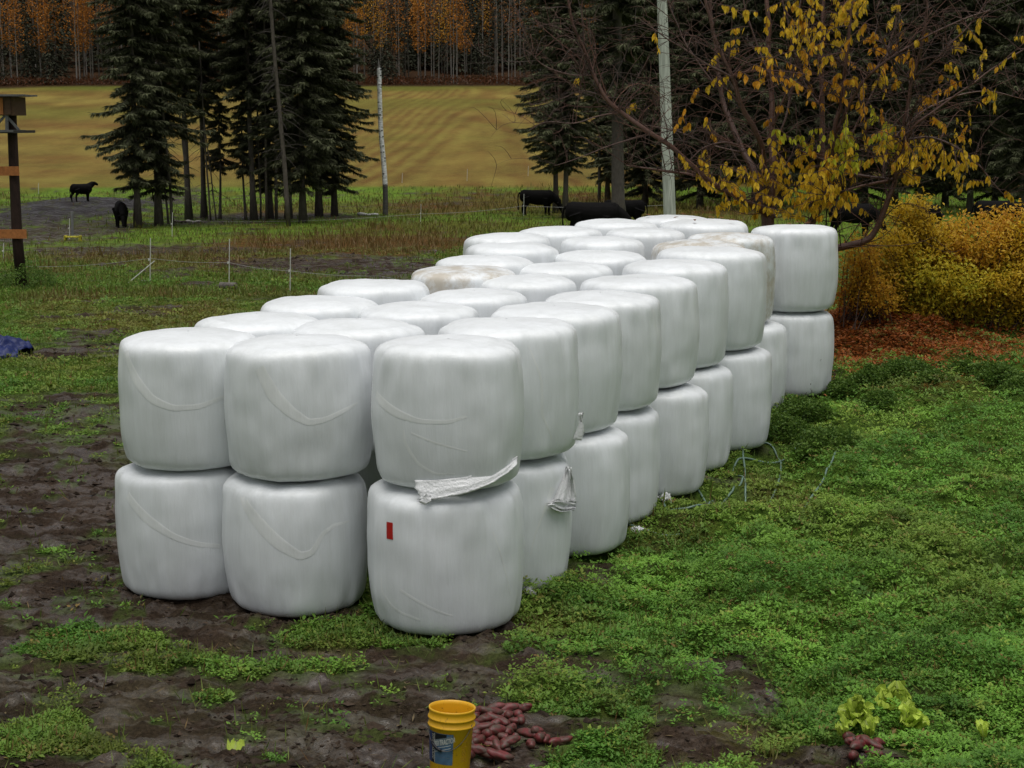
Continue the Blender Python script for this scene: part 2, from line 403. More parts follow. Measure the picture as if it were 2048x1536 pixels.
# ------------------------------------------------------------------ bales
def bale_r(th, t, D, ph):
    """radius at angle th, t = -1..1 profile parameter is handled by caller"""
    return D / 2 * (1 + .016 * np.cos(2 * th + ph) + .012 * np.cos(3 * th + 2.3 * ph) + .011 * np.cos(4 * th + ph * 3.1) + .006 * np.cos(7 * th + ph) + .003 * np.cos(13 * th + 2 * ph))
def bale_pt(th, z, D, h, ph):
    """point on the side surface at angle th and height z above the base"""
    s = np.clip(2 * z / h - 1, -1, 1)
    prof = (1 - np.abs(s) ** 18.0) ** (1 / 3.3) * (1 - .078 * s * s + .012 * s)
    r = bale_r(th, 0, D, ph) * prof
    return np.stack([r * np.cos(th), r * np.sin(th), z + 0 * th], -1)
def bale_mesh(name, D, h, ph, m):
    nt_, nz = 112, 44
    th = np.linspace(0, 2 * np.pi, nt_, endpoint=False)
    e = np.linspace(-1, 1, nz); s = np.sin(e * np.pi / 2); s = np.sign(s) * np.abs(s) ** .9
    s = np.clip(s, -.972, .972)
    prof = (1 - np.abs(s) ** 18.0) ** (1 / 3.3) * (1 - .078 * s * s + .012 * s)
    S, T = np.meshgrid(s, th, indexing='ij'); P = np.meshgrid(prof, th, indexing='ij')[0]
    pleat = (fbm(T * 9 + ph * 10, S * 1.5 + 5, 3, 3) - .5) * .012 + (fbm(T * 2 + ph * 5, S * 2, 2, 9) - .5) * .03
    pleat = pleat + (fbm(T * 5 + ph * 9, S * 1.2, 2, 13) - .5) * .065 * sst(.35, .9, np.abs(S))
    r = bale_r(T, 0, D, ph) * P * (1 + pleat)
    X, Y = r * np.cos(T), r * np.sin(T)
    Z = (S + 1) / 2 * h
    Z = Z + (fbm(X * 3 + ph * 7, Y * 3, 2, 5) - .5) * .035 * np.where(S > .5, 1, 0) * sst(.5, .95, S) - .02 * sst(.6, 1, np.abs(S)) * np.cos(2 * T + ph) * np.sign(S) * 0
    mb = MB(); i = np.arange(nz - 1)[:, None] * nt_; j = np.arange(nt_)[None]
    q = np.stack([i + j, i + (j + 1) % nt_, i + nt_ + (j + 1) % nt_, i + nt_ + j], -1).reshape(-1, 4)
    V = np.stack([X, Y, Z], -1).reshape(-1, 3)
    # concentric rings close the ends
    rings = [V]; quads = [q]; base = nt_ * nz
    for top in (0, 1):
        prev = (nz - 1) * nt_ if top else 0
        ring = V[prev:prev + nt_]; zc = ring[:, 2].mean()
        for kk, f in enumerate((.93, .86, .75, .62, .5, .38, .25, .12, .02)):
            nr = ring.copy(); nr[:, :2] *= f
            nr[:, 2] = ring[:, 2] * (f ** 6) + (1 - f ** 6) * zc + ((.030 * (1 - f ** 2.5) + (vn(nr[:, 0] * 3 + ph * 7, nr[:, 1] * 3, 2) - .5) * .035 * (1 - f ** 6)) if top else -.012 * (1 - f ** 2))
            jj = np.arange(nt_); a, b = prev + jj, prev + (jj + 1) % nt_; c, d = base + (jj + 1) % nt_, base + jj
            quads.append(np.stack([a, b, c, d] if top else [b, a, d, c], -1)); rings.append(nr); prev = base; base += nt_
    mb.add(np.vstack(rings), np.vstack(quads))
    return mb.obj(name, m, smooth=True)
ORD = ['nearest', 'second', 'third', 'fourth', 'fifth', 'sixth', 'seventh', 'eighth', 'ninth', 'tenth', 'farthest']
N_ = None
BALES = {
 'R': dict(Y0=13.35, st=1.19, D=[(745, 1050, 663), (872, 1160, 627), (N_, 1238, 601), (1083, 1320, 579), (1158, 1393, 546), (1241, 1458, 516), (1304, 1532, 490), (1301, N_, 478), (1370, 1551, 463), (1500, 1672, 447)],
           low=[(735, 1050), (N_, 1146), (N_, 1257), (N_, 1321), (N_, 1415), (N_, 1465), (N_, 1544), N_, (N_, 1569), (N_, 1666)], name='the column along the grass'),
 'M': dict(Y0=13.85, st=1.2, D=[(452, 745, 663), (N_, 850, 632), (715, 958, 600), (840, 1062, 574), (945, 1158, 545), (1032, 1225, 522), (1104, 1297, 498), (1118, 1285, 470), (1207, 1369, 453), (1316, 1497, 436)],
           low=[(447, 738)], name='the middle column'),
 'L': dict(Y0=14.35, st=1.15, D=[(238, N_, 651), (385, N_, 619), (515, N_, 587), (632, 865, 553), (815, N_, 528), (868, 1074, 507), (923, 1121, 482), (926, 1107, 463), (1032, N_, 451), (1142, 1315, 430), (1264, 1427, 421)],
           low=[(238, N_)] + [N_] * 10, name='the column beside the mud'),
}
BO = {}
def solve_x(e, Zc, D0=1.3):
    if e is None: return None, D0
    a, b = e
    if a is not None and b is not None:
        D = min(max((b - a) * Zc / F, 1.22), 1.42); c = (a + b) / 2
        if a > b - 20: D = D0
    elif a is not None: D = D0; c = a + D / 2 * F / Zc
    else: D = D0; c = b - D / 2 * F / Zc
    return (c - 1024) / F * Zc, D
for cn, cd in BALES.items():
    prev = None
    for k, (a, b, yt) in enumerate(cd['D']):
        Y = cd['Y0'] + cd['st'] * k
        for it in range(3):
            Zc = Y * CP + 2.5 * SP; Zc = Y * CP + (CZ - 2.0) * SP
            X, D = solve_x((a, b), Zc)
            if prev is not None:
                need = 1.2
                dx = X - prev[0]
                if math.hypot(dx, Y - prev[1]) < need: Y = prev[1] + math.sqrt(max(need ** 2 - dx * dx, .25))
        prev = (X, Y)
        d = ray(1024, yt); yb = Y + D * .40
        zt = CZ + d.z * yb / d.y
        zg = float(H0(X, Y)) - .02
        zt = min(max(zt, zg + 2.25), zg + 2.62)
        hu = (zt - zg) * .5
        ph = rs.uniform(0, 6.28)
        dirty = (cn == 'L' and k == 4) or (cn == 'R' and k in (7, 8))
        nm = 'first' if k == 0 else ORD[k]
        where = ORD[k] if k else 'nearest'
        end = 'at the near end' if k == 0 else 'from the near end'
        lab = (f"white bale on top of {cd['name']}, " + (f"nearest the camera" if k == 0 else f"{ORD[k] if k < 10 else 'eleventh'} {end}"))
        if dirty: lab = 'soiled ' + lab
        u = bale_mesh('wrapped_bale', D, hu, ph, M_film_dirty if dirty else M_film)
        u.location = (X, Y, zg + zt - zg - hu); u.location.z = zt - hu
        u.rotation_euler = (R_(rs.uniform(-.7, .7)), R_(rs.uniform(-.7, .7)), 0)
        tag(u, lab, 'hay bale', 'white wrapped bales in the stack')
        BO[cn + str(k) + 'u'] = (u, X, Y, D, hu, ph)
        if cn == 'M' and k > 0: continue
        e = cd['low'][k] if k < len(cd['low']) else None
        Zl = Y * CP + (CZ - .6) * SP
        Xl, Dl = solve_x(e, Zl)
        if Xl is None: Xl = X
        ph = rs.uniform(0, 6.28)
        lo = bale_mesh('wrapped_bale', Dl, zt - hu - zg + .012, ph, M_film)
        lo.location = (Xl, Y, zg)
        tag(lo, f"white bale on the ground in {cd['name']}, " + ("nearest the camera" if k == 0 else f"{ORD[k] if k < 10 else 'eleventh'} {end}"), 'hay bale', 'white wrapped bales in the stack')
        BO[cn + str(k) + 'l'] = (lo, Xl, Y, Dl, zt - hu - zg, ph)

def fold(key, pts, name='wrap_fold', m=None, off=.0045, ridge=.0005):
    """pts: (px, py, width m) laid on the bale's own surface"""
    o, X, Y, D, h, ph = BO[key]
    P = []
    for px, py, wd in pts:
        th = -math.pi / 2; z = h / 2
        for it in range(6):
            p = bale_pt(np.array(th), np.array(z), D, h, ph)
            Yp = Y + float(p[1]); wpt = at(px, py, Yp)
            xl = wpt.x - X; z = min(max(wpt.z - o.location.z, .01), h - .01)
            rr = math.hypot(float(p[0]), float(p[1])); th = -math.pi / 2 + math.asin(max(-.98, min(.98, xl / rr)))
        P.append((th, z, wd))
    P = np.array(P); t = np.linspace(0, 1, len(P)); tt = np.linspace(0, 1, len(P) * 7)
    # smooth interpolation
    def ci(v):
        r = np.interp(tt, t, v)
        for _ in range(3):
            r[1:-1] = (r[:-2] + r[1:-1] * 2 + r[2:]) / 4
        return r
    TH, ZZ, WW = ci(P[:, 0]), ci(P[:, 1]), ci(P[:, 2])
    dth = np.gradient(TH) * D / 2; dz = np.gradient(ZZ); ln = np.hypot(dth, dz) + 1e-9
    nx, nz = -dz / ln, dth / ln
    rows = []
    cs = np.array([-1, -.85, -.5, 0, .5, .85, 1.]) * 1.35; lift = np.array([-.6, .6, .9, .8, .9, 1.3, -.6])
    for c, lf in zip(cs, lift):
        th = TH + nx * WW * .5 * c / (D / 2); z = np.clip(ZZ + nz * WW * .5 * c, .005, h - .005)
        p = bale_pt(th, z, D, h, ph); rr = np.hypot(p[:, 0], p[:, 1])[:, None]
        n = np.stack([np.cos(th), np.sin(th), 0 * th], -1)
        pl = 1 + (fbm(th % (2 * np.pi) * 9 + ph * 10, (2 * z / h - 1) * 1.5 + 5, 3, 3) - .5) * .012 + (fbm(th % (2 * np.pi) * 2 + ph * 5, (2 * z / h - 1) * 2, 2, 9) - .5) * .03 + (fbm(th % (2 * np.pi) * 5 + ph * 9, (2 * z / h - 1) * 1.2, 2, 13) - .5) * .065 * sst(.35, .9, np.abs(2 * z / h - 1))
        p[:, :2] *= pl[:, None]
        rows.append(p + n * ((off * .35 + ridge * lf) * np.clip(WW / .05, .35, 1))[:, None])
    V = np.stack(rows, 1); m_, k_ = V.shape[:2]
    i = np.arange(m_ - 1)[:, None] * k_; j = np.arange(k_ - 1)[None]
    q = np.stack([i + j, i + j + 1, i + k_ + j + 1, i + k_ + j], -1).reshape(-1, 4)
    return MB().add(V.reshape(-1, 3), q).obj(name, m or M_fold, parent=o, smooth=True)
fold('M0u', [(522, 735, .07), (548, 790, .09), (585, 826, .07), (618, 846, .045), (650, 841, .035), (685, 824, .03), (717, 807, .012)])
fold('M0l', [(484, 990, .07), (525, 1055, .09), (560, 1088, .08), (600, 1113, .055), (625, 1105, .04), (645, 1068, .03), (668, 1050, .025), (697, 1042, .01)])
fold('L0u', [(256, 700, .05), (272, 755, .07), (305, 797, .06), (350, 815, .04), (400, 812, .035), (450, 792, .025)])
fold('L0l', [(256, 990, .06), (295, 1038, .07), (345, 1072, .045), (390, 1088, .035), (440, 1093, .03)])
fold('R0u', [(752, 790, .06), (790, 826, .06), (840, 845, .03), (900, 846, .025), (934, 836, .012)])
fold('R0u', [(806, 862, .02), (810, 890, .025), (835, 930, .02), (870, 950, .015), (910, 950, .008)])
fold('R0u', [(822, 868, .012), (870, 888, .014), (935, 905, .008)])
fold('R0l', [(762, 1155, .012), (766, 1185, .02), (790, 1218, .02), (840, 1240, .015)])
fold('R0l', [(800, 1180, .02), (860, 1215, .018), (905, 1232, .01)])
fold('R0l', [(985, 1060, .008), (1005, 1120, .01), (1020, 1190, .008)])
fold('R1u', [(1060, 690, .008), (1085, 760, .02), (1085, 830, .02), (1105, 880, .012)])
fold('R1l', [(1105, 975, .05), (1088, 1020, .02), (1070, 1070, .012), (1060, 1110, .008)])
# red tape patch
tape = fold('R0l', [(780, 1044, .058), (780, 1078, .058)], 'tape_patch', mat('red_tape', (.42, .015, .012), rough=.4, var=.2, scale=50), off=.008, ridge=.001)
tape['label'] = 'red tape patch'
fold('R4u', [(1325, 787, .02), (1352, 782, .045), (1375, 772, .05), (1391, 758, .02)], 'mud_smear', mat('black_smear', (.02, .016, .012), rough=.6, var=.5, scale=60))

def sheet(name, rowsA, rowsB, Y, m, parent=None, amp=.02, n=40, kk=9, seed=0, ybow=None):
    """crumpled film between two pixel polylines at world depth function Y(px)"""
    def rsmp(l):
        l = np.array(l, float); t = np.linspace(0, 1, len(l)); tt = np.linspace(0, 1, n)
        return np.stack([np.interp(tt, t, l[:, 0]), np.interp(tt, t, l[:, 1])], -1)
    A, B = rsmp(rowsA), rsmp(rowsB); V = []
    r2 = np.random.RandomState(seed)
    for i in range(n):
        for j in range(kk):
            f = j / (kk - 1); px, py = A[i] * (1 - f) + B[i] * f
            px += max(0, 5 - i) * 3.2 * (float(vn(np.array(j * .9 + seed), np.array(seed * 1.7), 4)) - .5)
            p = at(px, py, Y(px, f))
            nn = float(fbm(np.array(i * .07 + seed), np.array(j * 1.3 + seed), 2, seed)) - .5
            p.y += nn * amp * 2; p.z += (float(fbm(np.array(i * .2 + seed), np.array(j * .3), 2, 8)) - .5) * amp * .9 * f
            V.append(p)
    V = np.array([tuple(p) for p in V])
    if parent: V -= np.array(parent.location)
    i = np.arange(n - 1)[:, None] * kk; j = np.arange(kk - 1)[None]
    q = np.stack([i + j, i + j + 1, i + kk + j + 1, i + kk + j], -1).reshape(-1, 4)
    o = MB().add(V, q).obj(name, m, parent=parent, smooth=True)
    s_ = o.modifiers.new('t', 'SOLIDIFY'); s_.thickness = .001
    return o
def surfY(key, px, extra=.03):
    o, X, Y, D, h, ph = BO[key]; rr = D / 2 * .99
    x = (px - 1024) / F * (Y * CP + .5 - rr * .8) - X
    return Y - math.sqrt(max(rr * rr - x * x, .01)) - extra
sheet('torn_film', [(832, 962), (870, 962), (930, 956), (985, 940), (1015, 926), (1035, 912)], [(838, 1003), (870, 1001), (930, 990), (980, 970), (1012, 952), (1034, 930)],
      lambda px, f: surfY('R0u', px, -.03 + .06 * f) if px < 1020 else surfY('R0u', 1020, -.03 + .06 * f) + (px - 1020) * .004, M_scrap, BO['R0u'][0], .03, seed=3)
sheet('torn_film', [(850, 985), (856, 990), (862, 992)], [(838, 1004), (850, 1012), (862, 1006)], lambda px, f: surfY('R0u', px, .03 + .02 * f), M_scrap, BO['R0u'][0], .03, 10, 6, 23)
sheet('torn_film', [(1163, 828), (1160, 845), (1152, 865), (1146, 880)], [(1165, 828), (1168, 850), (1169, 868), (1163, 884)], lambda px, f: surfY('R1u', 1140, .0) + .1, M_scrap, BO['R1u'][0], .02, 12, 5, 5)
def wad_mesh(name, r, seed, sc=(1, 1, .6), pts=8):
    import bmesh
    bm = bmesh.new(); bmesh.ops.create_icosphere(bm, subdivisions=4, radius=1)
    for v in bm.verts:
        c = v.co
        n = float(fbm(np.array(c.x * 2.3 + seed), np.array(c.y * 2.3 + c.z * 1.7), 4, seed)) - .5
        n2 = abs(float(fbm(np.array(c.z * 4 + seed), np.array(c.x * 4 - c.y * 3), 3, seed + 3)) - .5)
        k = r * (1 + n * 1.5 - n2 * 1.6)
        v.co = Vector((c.x * sc[0] * k, c.y * sc[1] * k, c.z * sc[2] * k))
    me = bpy.data.meshes.new(name); bm.to_mesh(me); bm.free()
    me.polygons.foreach_set('use_smooth', np.ones(len(me.polygons), bool)); return me
sheet('torn_film', [(1134, 934), (1124, 958), (1110, 990), (1098, 1012)], [(1139, 936), (1148, 960), (1153, 995), (1149, 1022)], lambda px, f: surfY('R1l', min(px, 1132), .01 + .06 * f), M_scrap, BO['R1l'][0], .07, 26, 14, 11)
sheet('torn_film', [(1098, 1010), (1108, 1018), (1124, 1022), (1150, 1018)], [(1100, 1006), (1112, 1000), (1130, 1000), (1154, 1002)], lambda px, f: surfY('R1l', min(px, 1132), .07), M_scrap, BO['R1l'][0], .06, 20, 9, 17)
for (px, py, sz, sy) in [(1143, 1004, .045, 1.0)]:
    o, X, Y, D, h, ph = BO['R1l']
    p = at(px, py, surfY('R1l', px if px < 1140 else 1138, .0))
    me = wad_mesh('torn_film', sz, int(px), (1, .6, sy)); me.materials.append(M_scrap)
    link('torn_film', me, o, p - o.location)
for px, py, sz, lab in [(1052, 1188, .09, 'crumpled white film scrap on the grass at the nearest bale corner'), (1332, 1002, .10, 'crumpled white plastic scrap beside the hose at the bale foot'),
                        (1272, 1062, .07, 'small white film scrap in the grass under the hose end'), (424, 1190, .04, 'tiny white film shred in the mud under a corner bale')]:
    p = ground(px, py + 4); me = wad_mesh('film_scrap', sz, int(px), (1, .8, .8)); me.materials.append(M_scrap)
    tag(link('film_scrap', me, None, p + Vector((0, 0, sz * .35))), lab, 'plastic scrap')

# ------------------------------------------------------------------ ground plants (uncountable)
def scatter(n, r0, r1, pw, a0=-20, a1=20):
    u = rs.rand(n); e = 1 - pw
    r = (r0 ** e + u * (r1 ** e - r0 ** e)) ** (1 / e)
    t = np.radians(rs.uniform(a0, a1, n)); return r * np.sin(t), r * np.cos(t), r
BXY = np.array([(v[1], v[2]) for k, v in BO.items() if k.endswith('l')] + [(v[1], v[2]) for k, v in BO.items() if k[0] == 'M'])
def off_bales(x, y, rad=.62):
    ok = np.ones(len(x), bool)
    for bx, by in BXY: ok &= ((x - bx) ** 2 + (y - by) ** 2) > rad ** 2
    return ok
BARE = mk([(1030, 1478, 180, 50, 0), (820, 1500, 200, 50, .0), (1700, 1524, 110, 34, 0)])
# hose route keeps the plants short beside it
HOSE = [[(1320, 1000), (1335, 1025), (1370, 1032), (1410, 1025), (1425, 1005), (1400, 985), (1365, 975), (1328, 978)],
        [(1425, 1008), (1455, 992), (1485, 960), (1492, 935), (1483, 905), (1500, 890), (1540, 882), (1560, 895), (1564, 930), (1545, 990), (1530, 1015), (1500, 1022)],
        [(1493, 1005), (1490, 975), (1492, 955), (1468, 940), (1466, 925), (1490, 915), (1565, 910), (1605, 893), (1580, 876), (1530, 870), (1490, 882)],
        [(1605, 1000), (1650, 955), (1672, 925), (1684, 900)], [(1258, 1053), (1300, 1060), (1360, 1063)]]
HW = []
for hl in HOSE:
    HW.append([ground(*p) for p in hl])
HP = np.array([(a.x + (b.x - a.x) * f, a.y + (b.y - a.y) * f) for l_ in HW for a, b in zip(l_[:-1], l_[1:]) for f in np.linspace(0, 1, 8)])
def near_hose(x, y):
    d = np.full(len(x), 9.)
    for hx, hy in HP: d = np.minimum(d, (x - hx) ** 2 + (y - hy) ** 2)
    return np.sqrt(d)
def weeds():
    n = 175000
    x, y, r = scatter(n, 7.5, 60, 1.75)
    g, b, l = masks(x, y)
    bare = patch(BARE, x, y, 1.0, 2)
    keep = (rs.rand(n) < sst(.25, .9, g * bare)) & off_bales(x, y) & (rs.rand(n) > l * .8)
    x, y, r, g, b = x[keep], y[keep], r[keep], g[keep], b[keep]; n = len(x)
    hd = near_hose(x, y); keep = ~((hd < .055) & (y > 15)) ; x, y, r, g, b, hd = x[keep], y[keep], r[keep], g[keep], b[keep], hd[keep]; n = len(x)
    z = HF(x, y)
    right = sst(-1.2, .6, x - (y - 13.4) * .447) * sst(7, 10, y)
    lush = fbm(x * 1.3, y * 1.3, 3, 201); fine = fbm(x * 4, y * 4, 2, 202)
    hmax = (.03 + .15 * right * sst(.35, .7, lush)) * (.6 + .8 * fine) * (1 - .75 * (hd < .25))
    K = 6
    z0 = z + rs.rand(n) * hmax
    size = (.0125 + .00105 * r) * rs.uniform(.75, 1.3, n)
    big = rs.rand(n) < .04
    size = np.where(big, size * 1.7, size)
    G1, G2, G3, BR = np.array([.088, .205, .028]), np.array([.175, .345, .046]), np.array([.25, .31, .05]), np.array([.20, .13, .04])
    t1 = np.clip(sst(.3, .75, fbm(x * 1.7, y * 1.7, 3, 204)) + rs.normal(0, .14, n), 0, 1)[:, None]
    c = G1 * (1 - t1) + G2 * t1
    t2 = (sst(.5, .8, fbm(x * .7, y * .7, 3, 205)) * .5 + (rs.rand(n) < .06) * .7)[:, None]; t2 = np.clip(t2, 0, 1)
    c = c * (1 - t2) + G3 * t2
    lf = (1 - right)[:, None] * sst(.3, .75, fbm(x * .9, y * .9, 3, 209))[:, None] * .75; c = c * (1 - lf) + np.array([.15, .16, .025]) * lf; c = c * (1 - .14 * (1 - right))[:, None]
    br = np.clip(b * .75 + (rs.rand(n) < .05), 0, 1)[:, None] * (.5 + .5 * rs.rand(n))[:, None]
    c = c * (1 - br) + BR * br
    c = c * (.55 + .9 * fbm(x * 2.2, y * 2.2, 3, 207))[:, None]
    farf = sst(30, 55, r)[:, None]; c = c * (1 - farf * .15)
    mb = MB()
    for k in range(K):
        az = rs.uniform(0, 6.283, n); el = rs.uniform(-.15, .85, n)
        ax = np.stack([np.cos(az) * np.cos(el), np.sin(az) * np.cos(el), np.sin(el)], -1)
        sd = np.stack([-np.sin(az), np.cos(az), rs.uniform(-.4, .4, n)], -1); sd = unit(sd)
        p = np.stack([x, y, z0], -1) + np.stack([rs.normal(0, 1, n), rs.normal(0, 1, n), rs.rand(n) * .6], -1) * size[:, None] * .9
        mb.leaves(p, ax, sd, size * 1.25, size * .7, c * rs.uniform(.85, 1.15, (n, 1)), fold=.12)
    o = mb.obj('ground_weeds', M_leaf); o['kind'] = 'stuff'; o['label'] = 'low leafy green weeds covering the ground'; o['category'] = 'weeds'
weeds()
def blades():
    mb = MB()
    for (n, r0, r1, pw, a) in ((60000, 7.5, 60, 1.6, 0), (60000, 40, 128, 1.5, 1)):
        x, y, r = scatter(n, r0, r1, pw)
        g, b, l = masks(x, y); bare = patch(BARE, x, y, 1.0, 2)
        keep = (rs.rand(n) < sst(.2, .8, g * bare) + .03) & off_bales(x, y) & (rs.rand(n) > l * .7)
        x, y, r, g, b = x[keep], y[keep], r[keep], g[keep], b[keep]; n = len(x); z = HF(x, y)
        az = rs.uniform(0, 6.283, n); el = rs.uniform(.5, 1.5, n)
        ax = np.stack([np.cos(az) * np.cos(el), np.sin(az) * np.cos(el), np.sin(el)], -1)
        sd = unit(np.stack([-np.sin(az) + rs.normal(0, .3, n), np.cos(az) + rs.normal(0, .3, n), 0 * x], -1))
        tall = .6 + 1.2 * fbm(x * .7, y * .7, 3, 301)
        L = (.07 + .0016 * r) * rs.uniform(.6, 1.5, n) * tall; W = .005 + .00045 * r
        if a: L = (.10 + .001 * r) * rs.uniform(.6, 1.4, n) * tall * (1 + .9 * b); W = .012 + .0004 * r
        t = rs.rand(n, 1); c = np.array([.075, .135, .020]) * (1 - t) + np.array([.155, .19, .036]) * t
        s = np.clip(b[:, None] * .85 + (rs.rand(n, 1) < .12), 0, 1); st = np.array([.20, .135, .05]) * (1 - t) + np.array([.12, .06, .022]) * t
        c = c * (1 - s) + st * s
        if a: c = c * .95
        mb.leaves(np.stack([x, y, z - .01], -1), ax, sd, L, W, c)
    o = mb.obj('grass', M_leaf); o['kind'] = 'stuff'; o['label'] = 'short green and brown grass of the pasture'; o['category'] = 'grass'
blades()
def clods():
    mb = MB(); n = 34000
    x, y, r = scatter(n, 7.8, 60, 1.6); g, b, l = masks(x, y)
    k = (g < .55) & off_bales(x, y, .6) & (fbm(x * 1.5, y * 1.5, 3, 401) > .38); x, y, r = x[k], y[k], r[k]; n = len(x); z = HF(x, y)
    s = (.006 + .0005 * r) * rs.lognormal(0, .55, n)
    base = np.array([[1, 0, 0], [0, 1, 0], [-1, 0, 0], [0, -1, 0], [0, 0, .8], [0, 0, -.6]])
    V = base[None] * s[:, None, None] * rs.uniform(.55, 1.35, (n, 6, 1)) + rs.normal(0, .18, (n, 6, 3)) * s[:, None, None]
    V[:, :, 0] *= rs.uniform(1, 1.9, (n, 1)); V += np.stack([x, y, z], -1)[:, None]
    T = np.array([[0, 1, 4], [1, 2, 4], [2, 3, 4], [3, 0, 4], [1, 0, 5], [2, 1, 5], [3, 2, 5], [0, 3, 5]])
    t = (np.arange(n)[:, None, None] * 6 + T[None]).reshape(-1, 3)
    c = np.array([.036, .025, .017])[None] * rs.uniform(.5, 1.5, (n, 1)); mb.add(V.reshape(-1, 3), tris=t, col=np.repeat(c, 6, 0))
    m = mat('wet_clod', attr=True, rough=.75, var=.3, scale=40, spec=.12)
    o = mb.obj('mud_clods', m); o['kind'] = 'stuff'; o['label'] = 'clods of wet trampled mud'; o['category'] = 'mud'
clods()
def debris():
    """straw bits, small leaves and clods lying on the mud, fallen leaves below the shrub"""
    mb = MB(); n = 2600
    x, y, r = scatter(n, 8, 30, 1.7); g, b, l = masks(x, y); k = (g < .6) & off_bales(x, y); x, y = x[k], y[k]; n = len(x); z = HF(x, y) + .012
    az = rs.uniform(0, 6.28, n); el = rs.normal(0, .15, n); ax = np.stack([np.cos(az) * np.cos(el), np.sin(az) * np.cos(el), np.sin(el)], -1); sd = np.stack([-np.sin(az), np.cos(az), 0 * x], -1)
    t = rs.rand(n, 1); c = np.where(t < .5, np.array([[.16, .12, .06]]), np.where(t < .75, np.array([[.08, .05, .025]]), np.array([[.09, .13, .03]])))
    mb.leaves(np.stack([x, y, z], -1), ax, sd, rs.uniform(.02, .09, n), rs.uniform(.004, .018, n), c)
    o = mb.obj('straw_debris', M_leaf); o['kind'] = 'stuff'; o['label'] = 'bits of straw and leaf lying on the mud'; o['category'] = 'debris'
    mb = MB(); n = 26000
    c0 = LITTER[0]; x = 6.6 + rs.normal(0, 1.5, n); y = 28.2 + rs.normal(0, 1.4, n); z = HF(x, y) + .02 + rs.rand(n) * .10
    k = off_bales(x, y); x, y, z = x[k], y[k], z[k]; n = len(x)
    az = rs.uniform(0, 6.28, n); el = rs.normal(.1, .35, n); ax = np.stack([np.cos(az) * np.cos(el), np.sin(az) * np.cos(el), np.sin(el)], -1); sd = unit(np.stack([-np.sin(az), np.cos(az), rs.normal(0, .4, n)], -1))
    t = rs.rand(n, 1); c = np.array([.42, .125, .024]) * (1 - t) + np.array([.20, .065, .018]) * t; c = np.where(rs.rand(n, 1) < .12, np.array([[.34, .16, .05]]), c)
    mb.leaves(np.stack([x, y, z], -1), ax, sd, rs.uniform(.05, .10, n), rs.uniform(.03, .05, n), c, fold=.2)
    o = mb.obj('fallen_leaves', M_leaf); o['kind'] = 'stuff'; o['label'] = 'rust coloured fallen leaves under the yellow shrub'; o['category'] = 'leaf litter'
debris()

